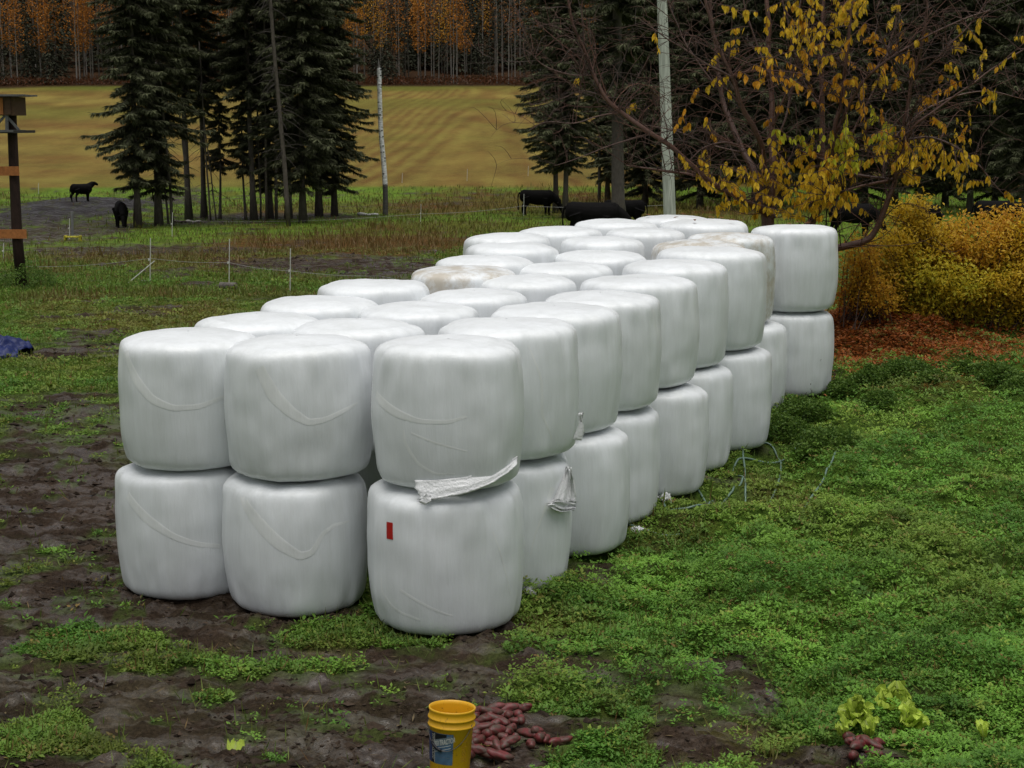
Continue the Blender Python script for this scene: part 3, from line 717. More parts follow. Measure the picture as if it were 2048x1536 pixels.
# ------------------------------------------------------------------ bucket
def bucket():
    c = ground(900, 1540); g2 = at(898, 1415, c.y)
    Yb = F / (94 / .305) ; Yb = (Yb - SP * 3.7) / CP - .20
    rim = at(898, 1416, Yb); hgt = .37
    root = thing('bucket', (rim.x, rim.y, rim.z - hgt * 1.2), 'yellow plastic bucket with wire handle and blue label beside red potatoes', 'bucket')
    root.rotation_euler = (R_(-4), R_(2.5), R_(0)); root.scale = (.98, .98, 1.2)
    def prof_r(z): return .128 + (.148 - .128) * z / hgt
    ring = [(.0, .0), (.124, .0), (.128, .01), (prof_r(.27), .27), (.1475, .272), (.1555, .276), (.1555, .283), (.148, .286), (.1475, .305), (.148, .312), (.156, .316), (.156, .322), (.1485, .326), (.149, .355), (.1525, .360), (.1525, .370), (.146, .370),
            (.1435, .35), (.1425, .30), (.123, .02), (.0, .015)]
    n = 64; th = np.linspace(0, 2 * np.pi, n, endpoint=False); V = []
    for r_, z in ring: V.append(np.stack([r_ * np.cos(th), r_ * np.sin(th), z + 0 * th], -1))
    m = len(ring); i = np.arange(m - 1)[:, None] * n; j = np.arange(n)[None]
    q = np.stack([i + j, i + (j + 1) % n, i + n + (j + 1) % n, i + n + j], -1).reshape(-1, 4)
    ym = mat('yellow_plastic', (.68, .37, .012), rough=.38, var=.0, spec=.45)
    nn = ym.node_tree.nodes; ll = ym.node_tree.links; p = nn['Principled BSDF']
    tc = nn.new('ShaderNodeTexCoord'); nz = nn.new('ShaderNodeTexNoise'); nz.inputs['Scale'].default_value = 38; nz.inputs['Detail'].default_value = 6; nz.inputs['Roughness'].default_value = .7
    ll.new(tc.outputs['Object'], nz.inputs['Vector']); mr = nn.new('ShaderNodeMapRange'); mr.inputs['From Min'].default_value = .60; mr.inputs['From Max'].default_value = .70
    ll.new(nz.outputs['Fac'], mr.inputs['Value']); mx = nn.new('ShaderNodeMix'); mx.data_type = 'RGBA'; mx.inputs['A'].default_value = (.68, .37, .012, 1); mx.inputs['B'].default_value = (.13, .06, .02, 1)
    ll.new(mr.outputs[0], mx.inputs['Factor']); ll.new(mx.outputs['Result'], p.inputs['Base Color'])
    body = MB().add(np.vstack(V), q).obj('pail', ym, parent=root, smooth=True)
    # label patch: curved sheets, each on top of the last
    def arc(a0, a1, z0f, z1f, off, name, m_, parent=root):
        k = 16; V = []
        for i in range(k + 1):
            f = i / k; a = R_(a0 + (a1 - a0) * f)
            for z in (z0f(f), z1f(f)):
                r_ = prof_r(z) + off; V.append((r_ * math.sin(a), -r_ * math.cos(a), z))
        q = [(2 * i, 2 * i + 2, 2 * i + 3, 2 * i + 1) for i in range(k)]
        return MB().add(V, q).obj(name, m_, parent=parent, smooth=True)
    blue = mat('label_blue', (.060, .115, .19), rough=.35, var=.35, scale=25, spec=.4); dk = mat('label_black', (.008, .009, .013), rough=.35)
    white = mat('label_white', (.55, .55, .5), rough=.5); grey = mat('label_grey', (.13, .16, .18), rough=.4, var=.3, scale=60); navy = mat('label_navy', (.02, .035, .10), rough=.4)
    lb = arc(-85, 8, lambda f: .085, lambda f: .252, .0015, 'label_sticker', blue)
    arc(-46, -10, lambda f: .215, lambda f: .250, .0025, 'label_panel', dk, lb); 
    arc(-48, 4, lambda f: .175 + .03 * f, lambda f: .212 + .032 * f, .0028, 'label_panel', grey, lb)
    arc(-85, -58, lambda f: .087, lambda f: .250, .0025, 'label_panel', navy, lb)
    arc(-57.5, -46.5, lambda f: .087, lambda f: .250, .0026, 'label_panel', dk, lb)
    arc(-46.2, -45, lambda f: .09, lambda f: .248, .0036, 'label_line', white, lb)
    arc(-46, 2, lambda f: .165 + .028 * f, lambda f: .1675 + .028 * f, .0036, 'label_line', white, lb)
    arc(-46, 2, lambda f: .147 + .030 * f, lambda f: .1495 + .030 * f, .0036, 'label_line', white, lb)
    arc(-46, 0, lambda f: .128 - .006 * f, lambda f: .1295 - .006 * f, .0036, 'label_line', grey, lb)
    def text(s, size, a0, z0, slope, vertical=False, stretch=1.0, m_=white):
        cu = bpy.data.curves.new('t', 'FONT'); cu.body = s; cu.size = size; cu.extrude = .0; to = bpy.data.objects.new('t', cu); COL.objects.link(to)
        dg = bpy.context.evaluated_depsgraph_get(); me = bpy.data.meshes.new_from_object(to.evaluated_get(dg)); bpy.data.objects.remove(to)
        for v in me.vertices:
            x, y = v.co.x * stretch, v.co.y
            if vertical: x, y = y, -x
            z = z0 + y + slope * x; a = R_(a0) + x / .142; r_ = prof_r(z) + .0044
            v.co = (r_ * math.sin(a), -r_ * math.cos(a), z)
        me.materials.append(m_); return link('label_lettering', me, lb)
    text('303 TRACTOR', .040, -45, .1780, .24, stretch=.56)
    text('HYDRAULIC', .022, -55, .243, 0, True, stretch=1.15)
    # faint moulded recycling mark
    fm = mat('print_grey', (.34, .19, .02), rough=.5)
    mb = MB()
    for zc, rr_ in ((.150, .018),):
        pts = [(0, 0)]
        for k in range(25):
            a = k / 24 * 6.283; z = zc + rr_ * math.sin(a); an = R_(40) + rr_ * .8 * math.cos(a) / .14; r_ = prof_r(z) + .0015
            pts.append((r_ * math.sin(an), -r_ * math.cos(an), z))
        mb.tube(pts[1:], .0008, 4)
    for (a0, z0, a1, z1) in ((31, .205, 50, .205), (50, .205, 50, .18), (31, .18, 50, .18), (31, .205, 31, .18), (35, .160, 45, .138), (35, .138, 45, .160), (31, .12, 50, .12), (31, .11, 50, .11), (31, .10, 50, .10)):
        pts = []
        for f in np.linspace(0, 1, 5):
            a = R_(a0 + (a1 - a0) * f); z = z0 + (z1 - z0) * f; r_ = prof_r(z) + .0015; pts.append((r_ * math.sin(a), -r_ * math.cos(a), z))
        mb.tube(pts, .0008, 4)
    mb.obj('moulded_mark', fm, root)
    # wire bail hanging in front, with its grip
    wire = mat('wire', (.10, .09, .08), rough=.4, metal=.6); mb = MB(); pts = []
    for k in range(25):
        f = k / 24; a = R_(62 - 155 * f); drop = .295 - .135 * math.sin(math.pi * min(f * 1.0, 1)) ** .9
        rr_ = prof_r(drop) + .010; pts.append((rr_ * math.sin(a), -rr_ * math.cos(a), drop))
    mb.tube(pts, .0022, 6); hd = mb.obj('handle', wire, root, smooth=True)
    mb = MB(); mb.tube(pts[13:19], .0085, 8); mb.obj('grip', dk, hd, smooth=True)
    return root
bucket()

# ------------------------------------------------------------------ potatoes
pm = bpy.data.materials.new('potato_skin'); pm.use_nodes = True
def _pm():
    n = pm.node_tree.nodes; l = pm.node_tree.links; p = n['Principled BSDF']; p.inputs['Roughness'].default_value = .5; p.inputs['Specular IOR Level'].default_value = .4
    tc = n.new('ShaderNodeTexCoord'); oi = n.new('ShaderNodeObjectInfo'); ad = n.new('ShaderNodeVectorMath'); ad.operation = 'ADD'
    sc = n.new('ShaderNodeVectorMath'); sc.operation = 'SCALE'; sc.inputs['Scale'].default_value = 20; cmb = n.new('ShaderNodeCombineXYZ'); l.new(oi.outputs['Random'], cmb.inputs[0])
    l.new(cmb.outputs[0], sc.inputs[0]); l.new(tc.outputs['Object'], ad.inputs[0]); l.new(sc.outputs[0], ad.inputs[1])
    nz = n.new('ShaderNodeTexNoise'); nz.inputs['Scale'].default_value = 22; nz.inputs['Detail'].default_value = 6; nz.inputs['Roughness'].default_value = .65; l.new(ad.outputs[0], nz.inputs['Vector'])
    cr = n.new('ShaderNodeValToRGB'); cr.color_ramp.elements[0].position = .42; cr.color_ramp.elements[0].color = (.125, .018, .018, 1); cr.color_ramp.elements[1].position = .62; cr.color_ramp.elements[1].color = (.055, .035, .022, 1)
    e = cr.color_ramp.elements.new(.50); e.color = (.080, .022, .017, 1)
    l.new(nz.outputs['Fac'], cr.inputs[0]); l.new(cr.outputs[0], p.inputs['Base Color'])
    bp = n.new('ShaderNodeBump'); bp.inputs['Strength'].default_value = .5; bp.inputs['Distance'].default_value = .005; l.new(nz.outputs['Fac'], bp.inputs['Height']); l.new(bp.outputs[0], p.inputs['Normal'])
_pm()
def potato_mesh(seed, L):
    import bmesh
    bm = bmesh.new(); bmesh.ops.create_icosphere(bm, subdivisions=4, radius=1); r2 = np.random.RandomState(seed)
    ph = r2.uniform(0, 6, 6); bend = r2.uniform(-.3, .3)
    for v in bm.verts:
        x, y, z = v.co
        k = 1 + .09 * math.sin(3 * x + ph[0]) + .06 * math.sin(4 * y + ph[1] + 2 * x) + .05 * math.sin(5 * z + ph[2]) + .05 * math.sin(7 * x + 4 * z + ph[3]) - .06 * math.exp(-((x - .3) / .1) ** 2) * (z > 0)
        w_ = 1 + .22 * x * math.sin(ph[4])
        v.co = Vector((x * L * .5 * (1 + .05 * math.sin(ph[5])), (y * k * w_ + bend * x * x) * .034, z * k * w_ * .031))
    me = bpy.data.meshes.new('potato'); bm.to_mesh(me); bm.free(); me.polygons.foreach_set('use_smooth', np.ones(len(me.polygons), bool)); me.materials.append(pm); return me
PM = [potato_mesh(s, L) for s, L in ((1, .12), (2, .15), (3, .10), (4, .18), (5, .13), (6, .085))]
# (px, py, length variant, heading deg, height above ground)
PC = ground(965, 1478)
def pile(x, y):
    return .17 * math.exp(-((x - PC.x) / .30) ** 2 - ((y - PC.y) / .38) ** 2)
def on_pile(px, py):
    d = ray(px, py); t = 8.0
    while t < 14:
        x, y, z = d.x * t, d.y * t, CZ + d.z * t
        if z < float(HF(np.array(x), np.array(y))) + pile(x, y): break
        t += .01
    return Vector((x, y, z))
def pot_at(px, py): return 780 + px / 5.12, 1360 + py / 5.12
PL = [(880, 325, 2, 30), (940, 335, 0, 110), (1040, 340, 3, 20), (1080, 300, 1, 10), (1200, 310, 1, 8), (1290, 300, 1, 5), (1370, 300, 0, 0), (890, 385, 2, 40), (960, 425, 4, 10), (1150, 375, 4, 15), (1215, 370, 2, 60), (1310, 365, 2, 80),
      (1265, 440, 0, 120), (1340, 430, 5, 95), (1100, 420, 3, -15), (1155, 445, 2, -30), (1075, 470, 5, 40), (855, 480, 2, 0), (930, 510, 3, 8), (1100, 530, 1, 35), (1245, 505, 5, 60), (1205, 545, 5, 70), (1410, 560, 3, 140), (1505, 530, 2, 10), (1535, 595, 2, 60),
      (1590, 620, 0, 75), (1750, 645, 3, 15), (1690, 650, 0, 40), (1445, 675, 5, 100), (930, 625, 3, 65), (1155, 600, 5, 0), (1010, 675, 0, -20), (1085, 680, 1, 110), (1235, 640, 1, 30), (1270, 620, 5, 50), (1150, 730, 0, -10), (840, 605, 2, 20), (830, 670, 2, 90),
      (890, 730, 1, -10), (1010, 770, 1, -18), (1120, 790, 3, -5), (815, 780, 2, 60), (1180, 665, 4, 70), (1000, 560, 2, 70), (1040, 620, 2, 10), (1000, 380, 5, 20), (870, 560, 2, 120)]
words_p = ['small', 'long', 'stubby']
for i, (a, b, v, hd) in enumerate(PL):
    px, py = pot_at(a, b); p = on_pile(px, py)
    o = link('potato', PM[v], None, p + Vector((0, 0, .012))); o.rotation_euler = (R_(rs.uniform(-25, 25)), R_(rs.uniform(-18, 18)), R_(hd)); s_ = rs.uniform(.92, 1.12); o.scale = (s_, s_, s_)
    g_ = 'red potatoes heaped beside the bucket'
    lab = 'muddy red potato lying in the heap beside the yellow bucket'
    if (a, b) == (1750, 645): lab = 'large red potato farthest from the bucket at the edge of the heap'
    tag(o, lab, 'potato', g_)
for a, b, v, hd, lab in [(1697, 1493, 2, 10, 0), (1722, 1497, 0, 20, 0), (1757, 1497, 2, 15, 0), (1741, 1512, 3, -45, 0), (1714, 1515, 1, 40, 0), (1700, 1508, 5, 0, 0), (1728, 1507, 2, 80, 0), (1706, 1522, 2, 50, 0), (1748, 1522, 0, -30, 0)]:
    p = ground(a, b); p.z = float(HF(np.array(p.x), np.array(p.y))) + .045
    o = link('potato', PM[v], None, p); o.rotation_euler = (0, R_(rs.uniform(-12, 12)), R_(hd)); tag(o, 'pinkish red potato on the dark soil below the lettuce leaves', 'potato', 'red potatoes on the soil below the lettuce')

# ------------------------------------------------------------------ lettuce
def lettuce_leaf(L, W, seed):
    r2 = np.random.RandomState(seed); nu, nv = 12, 15; V = []; C = []
    for i in range(nu):
        f = i / (nu - 1); wd = W * math.sin(math.pi * min(1, .12 + f * .8)) ** .7
        for j in range(nv):
            s = j / (nv - 1) * 2 - 1
            ruf = .16 * W * abs(s) ** 1.5 * math.sin(s * 13 + f * 15 + seed) * (.4 + f)
            V.append((s * wd * .5 + .02 * W * math.sin(9 * f + seed), L * f, L * .35 * math.sin(f * 2.1) + ruf + .1 * W * s * s + r2.normal(0, .002)))
            rib = math.exp(-(s / .12) ** 2)
            C.append(np.array([.40, .52, .07]) * (1 - .7 * rib) + np.array([.42, .46, .22]) * .7 * rib * (1 - .5 * f) + np.array([.06, .07, .01]) * r2.rand())
    i = np.arange(nu - 1)[:, None] * nv; j = np.arange(nv - 1)[None]
    return np.array(V), np.stack([i + j, i + j + 1, i + nv + j + 1, i + nv + j], -1).reshape(-1, 4), np.array(C)
def lettuce(px, py, n, R0, lab, seed, rot=(0, 0)):
    p = ground(px, py); p.z = float(HF(np.array(p.x), np.array(p.y))) + .07
    root = thing('lettuce', p, lab, 'lettuce'); r2 = np.random.RandomState(seed)
    root.rotation_euler = (rot[0], rot[1], 0)
    for k in range(n):
        V, q, C = lettuce_leaf(R0 * r2.uniform(.7, 1.15), R0 * r2.uniform(.55, .8), seed * 20 + k)
        el = R_(15 + 60 * (k / n)); az = k * 2.4 + r2.uniform(-.3, .3)
        M = Matrix.Rotation(az, 3, 'Z') @ Matrix.Rotation(el, 3, 'X'); V = V @ np.array(M).T
        MB().add(V, q, col=C * r2.uniform(.8, 1.2)).obj('leaf', M_leaf, root, smooth=True)
lettuce(1785, 1432, 12, .24, 'big frilly yellow green lettuce head lying on the weeds', 3, (R_(8), R_(10)))
lettuce(1720, 1460, 10, .20, 'frilly lettuce head on the camera side, tilted over the soil', 5, (R_(15), R_(-20)))
lettuce(1812, 1465, 9, .19, 'looser lettuce head drooping beside the bare soil', 6, (R_(12), R_(20)))
lettuce(1740, 1478, 4, .14, 'loose pale lettuce leaves just above the small potatoes', 8)
lettuce(1685, 1490, 4, .14, 'wilted lettuce leaves at the edge of the dark soil', 9)
lettuce(1968, 1465, 3, .13, 'few stray pale lettuce leaves apart in the weeds', 10)
# big torn leaf on the mud
p = ground(468, 1508); p.z = float(HF(np.array(p.x), np.array(p.y))) + .03
V, q, C = lettuce_leaf(.12, .12, 4); tag(MB().add(V, q, col=C * .8).obj('leaf', M_leaf, None, p, smooth=True), 'single grey green leaf lying on the open mud', 'leaf')

# ------------------------------------------------------------------ hose
def smooth_path(P, it=3):
    P = [np.array(tuple(p)) for p in P]
    for _ in range(it):
        Q = [P[0]]
        for a, b in zip(P[:-1], P[1:]): Q += [a * .75 + b * .25, a * .25 + b * .75]
        Q.append(P[-1]); P = Q
    return np.array(P)
M_hose = mat('hose', (.12, .19, .15), rough=.35, var=.15, scale=30, spec=.5)
hroot = thing('garden_hose', HW[0][0], 'pale green garden hose looping over the weeds beside the bales', 'hose')
for l_ in HW:
    P = smooth_path(l_); P[:, 2] = HF(P[:, 0], P[:, 1]) + .022; zz = P[:, 2].copy()
    for _ in range(6): zz[1:-1] = (zz[:-2] + zz[1:-1] + zz[2:]) / 3
    P[:, 2] = np.maximum(zz, P[:, 2] - .02); P -= np.array(hroot.location)
    MB().tube(P, .0125, 8).obj('hose_run', M_hose, hroot, smooth=True)

# ------------------------------------------------------------------ blue tarp
def tarp():
    p = ground(5, 716); nx, ny = 60, 40; V = []
    for i in range(nx):
        for j in range(ny):
            u, v = i / (nx - 1) * 2 - 1, j / (ny - 1) * 2 - 1; d = (u * u + v * v)
            n = float(fbm(np.array(u * 2.2 + 4), np.array(v * 2.2), 3, 71)); n2 = abs(float(fbm(np.array(u * 3.5), np.array(v * 3.5 + 8), 3, 72)) - .5)
            V.append((u * .62 * (1 + .15 * math.sin(5 * v)), v * .5 * (1 + .15 * math.sin(4 * u)), max(0, (1 - d ** 1.5 * .55)) * .36 * (.5 + n) + n2 * .35 - .04))
    i = np.arange(nx - 1)[:, None] * ny; j = np.arange(ny - 1)[None]
    q = np.stack([i + j, i + ny + j, i + ny + j + 1, i + j + 1], -1).reshape(-1, 4)
    o = MB().add(V, q).obj('tarp', mat('blue_tarp', (.006, .014, .08), rough=.5, var=.2, scale=3, bump=.1, bscale=12, spec=.3), None, p + Vector((-.30, .35, -.03)), smooth=True)
    s_ = o.modifiers.new('t', 'SOLIDIFY'); s_.thickness = .006
    tag(o, 'crumpled shiny blue tarp lying in the grass', 'tarp')
tarp()

# ------------------------------------------------------------------ timber post with platform and boards
def tower():
    Y = 43.0; b = at(41, 556, Y); b.z = float(H0(b.x, Y)); root = thing('timber_post', b, 'dark timber post with orange boards and a roofed box on top', 'post')
    def L(px, py, dy=0): return at(px, py, Y + dy) - b
    dk = (.030, .016, .012); orr = (.40, .15, .045); gr = (.12, .12, .12)
    foot = L(43, 556); foot.z = -.1
    MB().tube([foot, L(34, 470), L(28, 340), L(23, 220), L(21, 205)], [.15, .14, .13, .125, .125], 14, dk).obj('post', M_bark, root, smooth=True)
    for (y0, x1, xr) in ((342, -60, 38), (468, -60, 53)):
        a, c = L(x1, y0, -.18), L(xr, y0, -.18)
        MB().box((a + c) / 2, ((c - a).length, .05, .24), col=orr).obj('board', M_wood, root)
    f2 = L(-62, 556, 0); f2.z = -.1
    MB().tube([f2, L(-66, 205)], [.15, .125], 12, dk).obj('post', M_bark, root, smooth=True)
    # box
    a, c = L(-75, 248, -.5), L(42, 193, .5); cx = (a + c) / 2
    bx = MB(); zc = (L(0, 232).z + L(0, 194).z) / 2; hz = L(0, 194).z - L(0, 214).z
    zc = (L(0, 194).z + L(0, 231).z) / 2; hz = L(0, 194).z - L(0, 231).z
    xr, xl = L(40, 205).x, L(-75, 205).x
    bx.box(((xr + xl) / 2, 0, zc), (xr - xl, 1.0, hz), col=(.10, .055, .03)); bo = bx.obj('box', M_wood, root)
    for k in range(7):
        x0 = xl + (xr - .1 - xl) * k / 7 + .03
        MB().box((x0 + (xr - xl) / 14, -.515, zc), ((xr - xl) / 7 - .07, .03, hz * .9), col=orr if k < 6 else (.09, .05, .03)).obj('panel', M_wood, bo)
    r = MB()
    for k in range(6): r.box(((xr + xl) / 2 + .05 + .03 * (k % 2), -.62 + k * .24, zc + hz / 2 + .03 + .012 * (k % 2)), (xr - xl + .25 + .06 * (k % 3), .22, .04), col=gr)
    r.obj('roof', M_wood, root)
    pz = L(0, 262).z
    pf = MB(); pf.box(((xr + xl) / 2 - .1, 0, pz), (xr - xl + .1, 1.1, .06), col=gr); pf.obj('platform', M_wood, root)
    MB().beam(L(0, 264, -.5), L(70, 263, -.5), .05, .07, (.04, .035, .03)).obj('arm', M_wood, root)
    for x0, x1 in ((12, 38), (10, -15), (-40, -15), (-48, -70)):
        MB().beam(L(x0, 231, -.45), L(x1, 260, -.45), .04, .06, gr).obj('brace', M_wood, root)
    for x0 in (14, -14, -44): MB().beam(L(x0, 231, -.47), L(x0, 260, -.47), .05, .08, gr).obj('upright', M_wood, root)
tower()

# ------------------------------------------------------------------ electric fence
whitep = mat('white_rod', (.60, .60, .56), rough=.45, var=.1); wirem = mat('fence_wire', (.26, .26, .25), rough=.5)
def rod(px, yb, yt, lab, r=.013, col=None, knob=True, group='thin white electric fence rods'):
    b = ground(px, yb); t = at(px + (1 if px > 250 else 0), yt, b.y)
    root = thing('fence_rod', b, lab, 'fence post', group); h = t.z - b.z
    MB().tube([(0, 0, -.05), (t.x - b.x, 0, h)], r, 6).obj('rod', whitep, root)
    if knob:
        MB().tube([(0, 0, h * .5), (.0, 0, h * .5 + .05)], r * 2.4, 6).obj('insulator', whitep, root)
    return b, t
n1 = rod(300, 566, 476, 'white fence rod with a slanted brace rod and block beside it', .013)
n2 = rod(458, 576, 478, 'white fence rod standing in a short log in the grass', .013)
n3 = rod(580, 590, 497, 'white fence rod nearest the stacked bales', .013)
for px, yb, yt, lab in [(344, 473, 425, 'thin fence rod before the big spruce pair'), (841, 448, 408, 'thin fence rod in the grass in front of the pasture, past the snag'), (1047, 438, 388, 'thin fence rod in front of the grazing cow with the hanging tail'),
                        (139, 478, 437, 'white fence rod beside the yellow spool'), (7, 520, 487, 'short fence rod beside the timber post foot')]:
    rod(px, yb, yt, lab, .014)
for px, yb, yt in [(77, 388, 366), (440, 384, 368), (804, 366, 346), (934, 362, 338), (1056, 352, 332), (560, 372, 354)]:
    rod(px, yb, yt, 'distant thin fence rod along the edge of the mowed field', .02, knob=False, group='distant fence rods along the mowed field')
b = ground(254, 568); t = at(309, 522, b.y)
tag(MB().tube([(0, 0, 0), tuple(t - b)], .015, 6).obj('brace_rod', whitep, None, b), 'slanted white rod leaning against the first fence rod', 'rod')
b = ground(290, 566)
tag(MB().box((0, 0, .03), (.35, .25, .07), col=(.10, .09, .08)).obj('stone_block', M_wood, None, b), 'flat grey block at the foot of the braced fence rod', 'block')
b = ground(458, 578)
r0 = thing('short_log', b + Vector((0, -.12, .09)), 'short grey log section lying at the foot of a fence rod', 'log')
MB().tube([(-.22, .05, 0), (.22, -.05, 0)], .10, 14, (.10, .09, .08)).obj('log_bark', M_bark, r0, smooth=False); MB().tube([(.221, -.051, 0), (.226, -.052, 0)], .085, 14, (.20, .17, .13)).obj('cut_end', M_wood, r0)
# yellow spool and grey post by the mud
b = ground(146, 482); r0 = thing('spool', b, 'yellow plastic tray by the grey post at the mud edge', 'tray')
mb = MB()
for dx in (-.3, .3): mb.box((dx, 0, .1), (.06, .3, .24), col=(.5, .45, .04))
mb.box((0, 0, .17), (.6, .3, .05), col=(.5, .45, .04)).obj('frame', M_paint, r0)
b = ground(145, 476); tag(MB().tube([(0, 0, 0), (.03, 0, 1.1)], .06, 8, (.17, .17, .17)).obj('grey_post', M_bark, None, b), 'weathered grey wooden post at the edge of the mud', 'post')
def wires(name, pts, lab, r):
    root = thing(name, pts[0], lab, 'fence wire'); P = []
    for a, c in zip(pts[:-1], pts[1:]):
        for f in np.linspace(0, 1, 8, endpoint=False):
            q = a.lerp(c, f); q.z -= .12 * math.sin(math.pi * f) * (a - c).length / 8; P.append(q - pts[0])
    P.append(pts[-1] - pts[0])
    MB().tube(P, r, 4).obj('strand', wirem, root)
m1, m2, m3 = n1[0].lerp(n1[1], .55), n2[0].lerp(n2[1], .52), n3[0].lerp(n3[1], .52)
wires('fence_wire', [at(50, 533, m1.y + 3), m1, m2, m3, at(760, 552, m3.y - 1.5), at(900, 570, m3.y - 3)], 'sagging wire strung between the near white fence rods', .0045)
wires('fence_wire', [at(60, 437, 84), at(344, 441, 80), at(841, 428, 78), at(1047, 412, 80), at(1330, 410, 80)], 'thin wire running past the spruces and the grazing cows', .006)

# ------------------------------------------------------------------ cows
def cow_mesh(name, pose):
    mb = MB()
    mb2 = []
    def tb(pts, rad, n=14, sy=1.0):
        P = smooth_path(pts, 2); t = np.linspace(0, 1, len(rad)); k = np.linspace(0, 1, len(P)); r = np.interp(k, t, rad)
        m0 = MB(); m0.tube(P, r, n); V = np.vstack(m0.v); 
        if sy != 1: V[:, 1] = (V[:, 1] - pts[0][1]) * sy + pts[0][1]
        mb.add(V, np.vstack(m0.q), np.vstack(m0.t))
    tb([(-1.0, 0, 1.13), (-.85, 0, 1.10), (-.5, 0, 1.04), (0, 0, .98), (.4, 0, .99), (.75, 0, 1.05), (.85, 0, 1.05)], [.14, .33, .37, .42, .41, .33, .2], 18, .8)
    tb([(-.95, 0, 1.28), (-.3, 0, 1.30), (.4, 0, 1.30), (.7, 0, 1.3)], [.1, .11, .11, .12], 10, 1.5)       # level back
    if pose == 'graze':
        tb([(.6, 0, 1.12), (.95, 0, .95), (1.18, 0, .68)], [.29, .22, .16], 12, .75); tb([(1.12, 0, .74), (1.24, 0, .50), (1.33, 0, .28), (1.36, 0, .14)], [.13, .14, .10, .08], 12, .85)
        ears = [(1.13, .12, .70), (1.08, .27, .68)]
    elif pose == 'side':
        tb([(.6, 0, 1.15), (.9, 0, 1.3), (1.1, 0, 1.42)], [.31, .25, .19], 12, .75); tb([(1.05, 0, 1.44), (1.2, -.05, 1.42), (1.36, -.10, 1.33), (1.45, -.13, 1.28)], [.13, .14, .10, .08], 12, .9)
        ears = [(1.05, .12, 1.5), (1.0, .27, 1.5)]
    for s in (-1, 1):
        dx = .08 * s
        tb([(.52 + dx, .2 * s, .95), (.50 + dx, .2 * s, .62), (.52 + dx, .19 * s, .40), (.50 + dx, .19 * s, .10), (.53 + dx, .19 * s, 0)], [.19, .13, .075, .055, .07], 10)
        tb([(-.72 - dx, .2 * s, 1.0), (-.62 - dx, .21 * s, .72), (-.80 - dx, .2 * s, .47), (-.78 - dx, .2 * s, .12), (-.74 - dx, .2 * s, 0)], [.27, .17, .08, .058, .07], 10)
        tb([(ears[0][0], ears[0][1] * s, ears[0][2]), (ears[1][0], ears[1][1] * s, ears[1][2])], [.05, .035], 8)
    tb([(-1.0, 0, 1.28), (-1.10, 0, 1.15), (-1.12, .02, .8), (-1.10, .03, .5)], [.05, .04, .035, .035], 8)
    tb([(-1.10, .03, .55), (-1.11, .03, .38), (-1.10, .03, .28)], [.045, .06, .02], 8)
    tb([(.75, 0, .85), (.70, 0, .72), (.3, 0, .62)], [.14, .12, .05], 8)
    me = mb.mesh('tmp'); o = link('tmp', me); rm = o.modifiers.new('r', 'REMESH'); rm.mode = 'VOXEL'; rm.voxel_size = .025
    sm = o.modifiers.new('s', 'SMOOTH'); sm.factor = .5; sm.iterations = 5
    dg = bpy.context.evaluated_depsgraph_get(); res = bpy.data.meshes.new_from_object(o.evaluated_get(dg)); bpy.data.objects.remove(o)
    res.name = name; res.materials.clear(); res.materials.append(M_cow); res.polygons.foreach_set('use_smooth', np.ones(len(res.polygons), bool))
    return res
CG, CS = cow_mesh('cow_grazing', 'graze'), cow_mesh('cow_standing', 'side')
def cow(px, py, rz, sc, me, lab, Y=None):
    p = ground(px, py) if Y is None else None
    if p is None: d = ray(px, 400); x = d.x * Y / d.y; p = Vector((x, Y, float(H0(x, Y))))
    o = link('cow', me, None, p); o.rotation_euler = (0, 0, R_(rz)); o.scale = (sc, sc, sc); tag(o, lab, 'cow', 'black cattle grazing in the pasture')
cow(165, 403, 50, .72, CS, 'black cow standing on the mud mound with its head raised')
cow(243, 455, -72, .86, CG, 'black cow grazing head down beside the big spruce pair')
cow(1076, 431, -6, 1.0, CG, 'black cow grazing side on with its tail hanging, before the twin trunk spruce')
cow(1190, 0, -12, 1.15, CG, 'black cow whose back shows just over the far bales', Y=63)
cow(1245, 0, 170, 1.0, CG, 'black cow behind the thick grey tree trunk', Y=72)
cow(1705, 474, -8, 1.0, CG, 'black cow grazing under the leaning trunk of the yellow tree')
cow(1995, 470, 5, 1.05, CG, 'black cow half hidden behind the top of the yellow shrub')
cow(1862, 0, 90, .95, CG, 'black cow seen end on, just over the shrub top', Y=69)

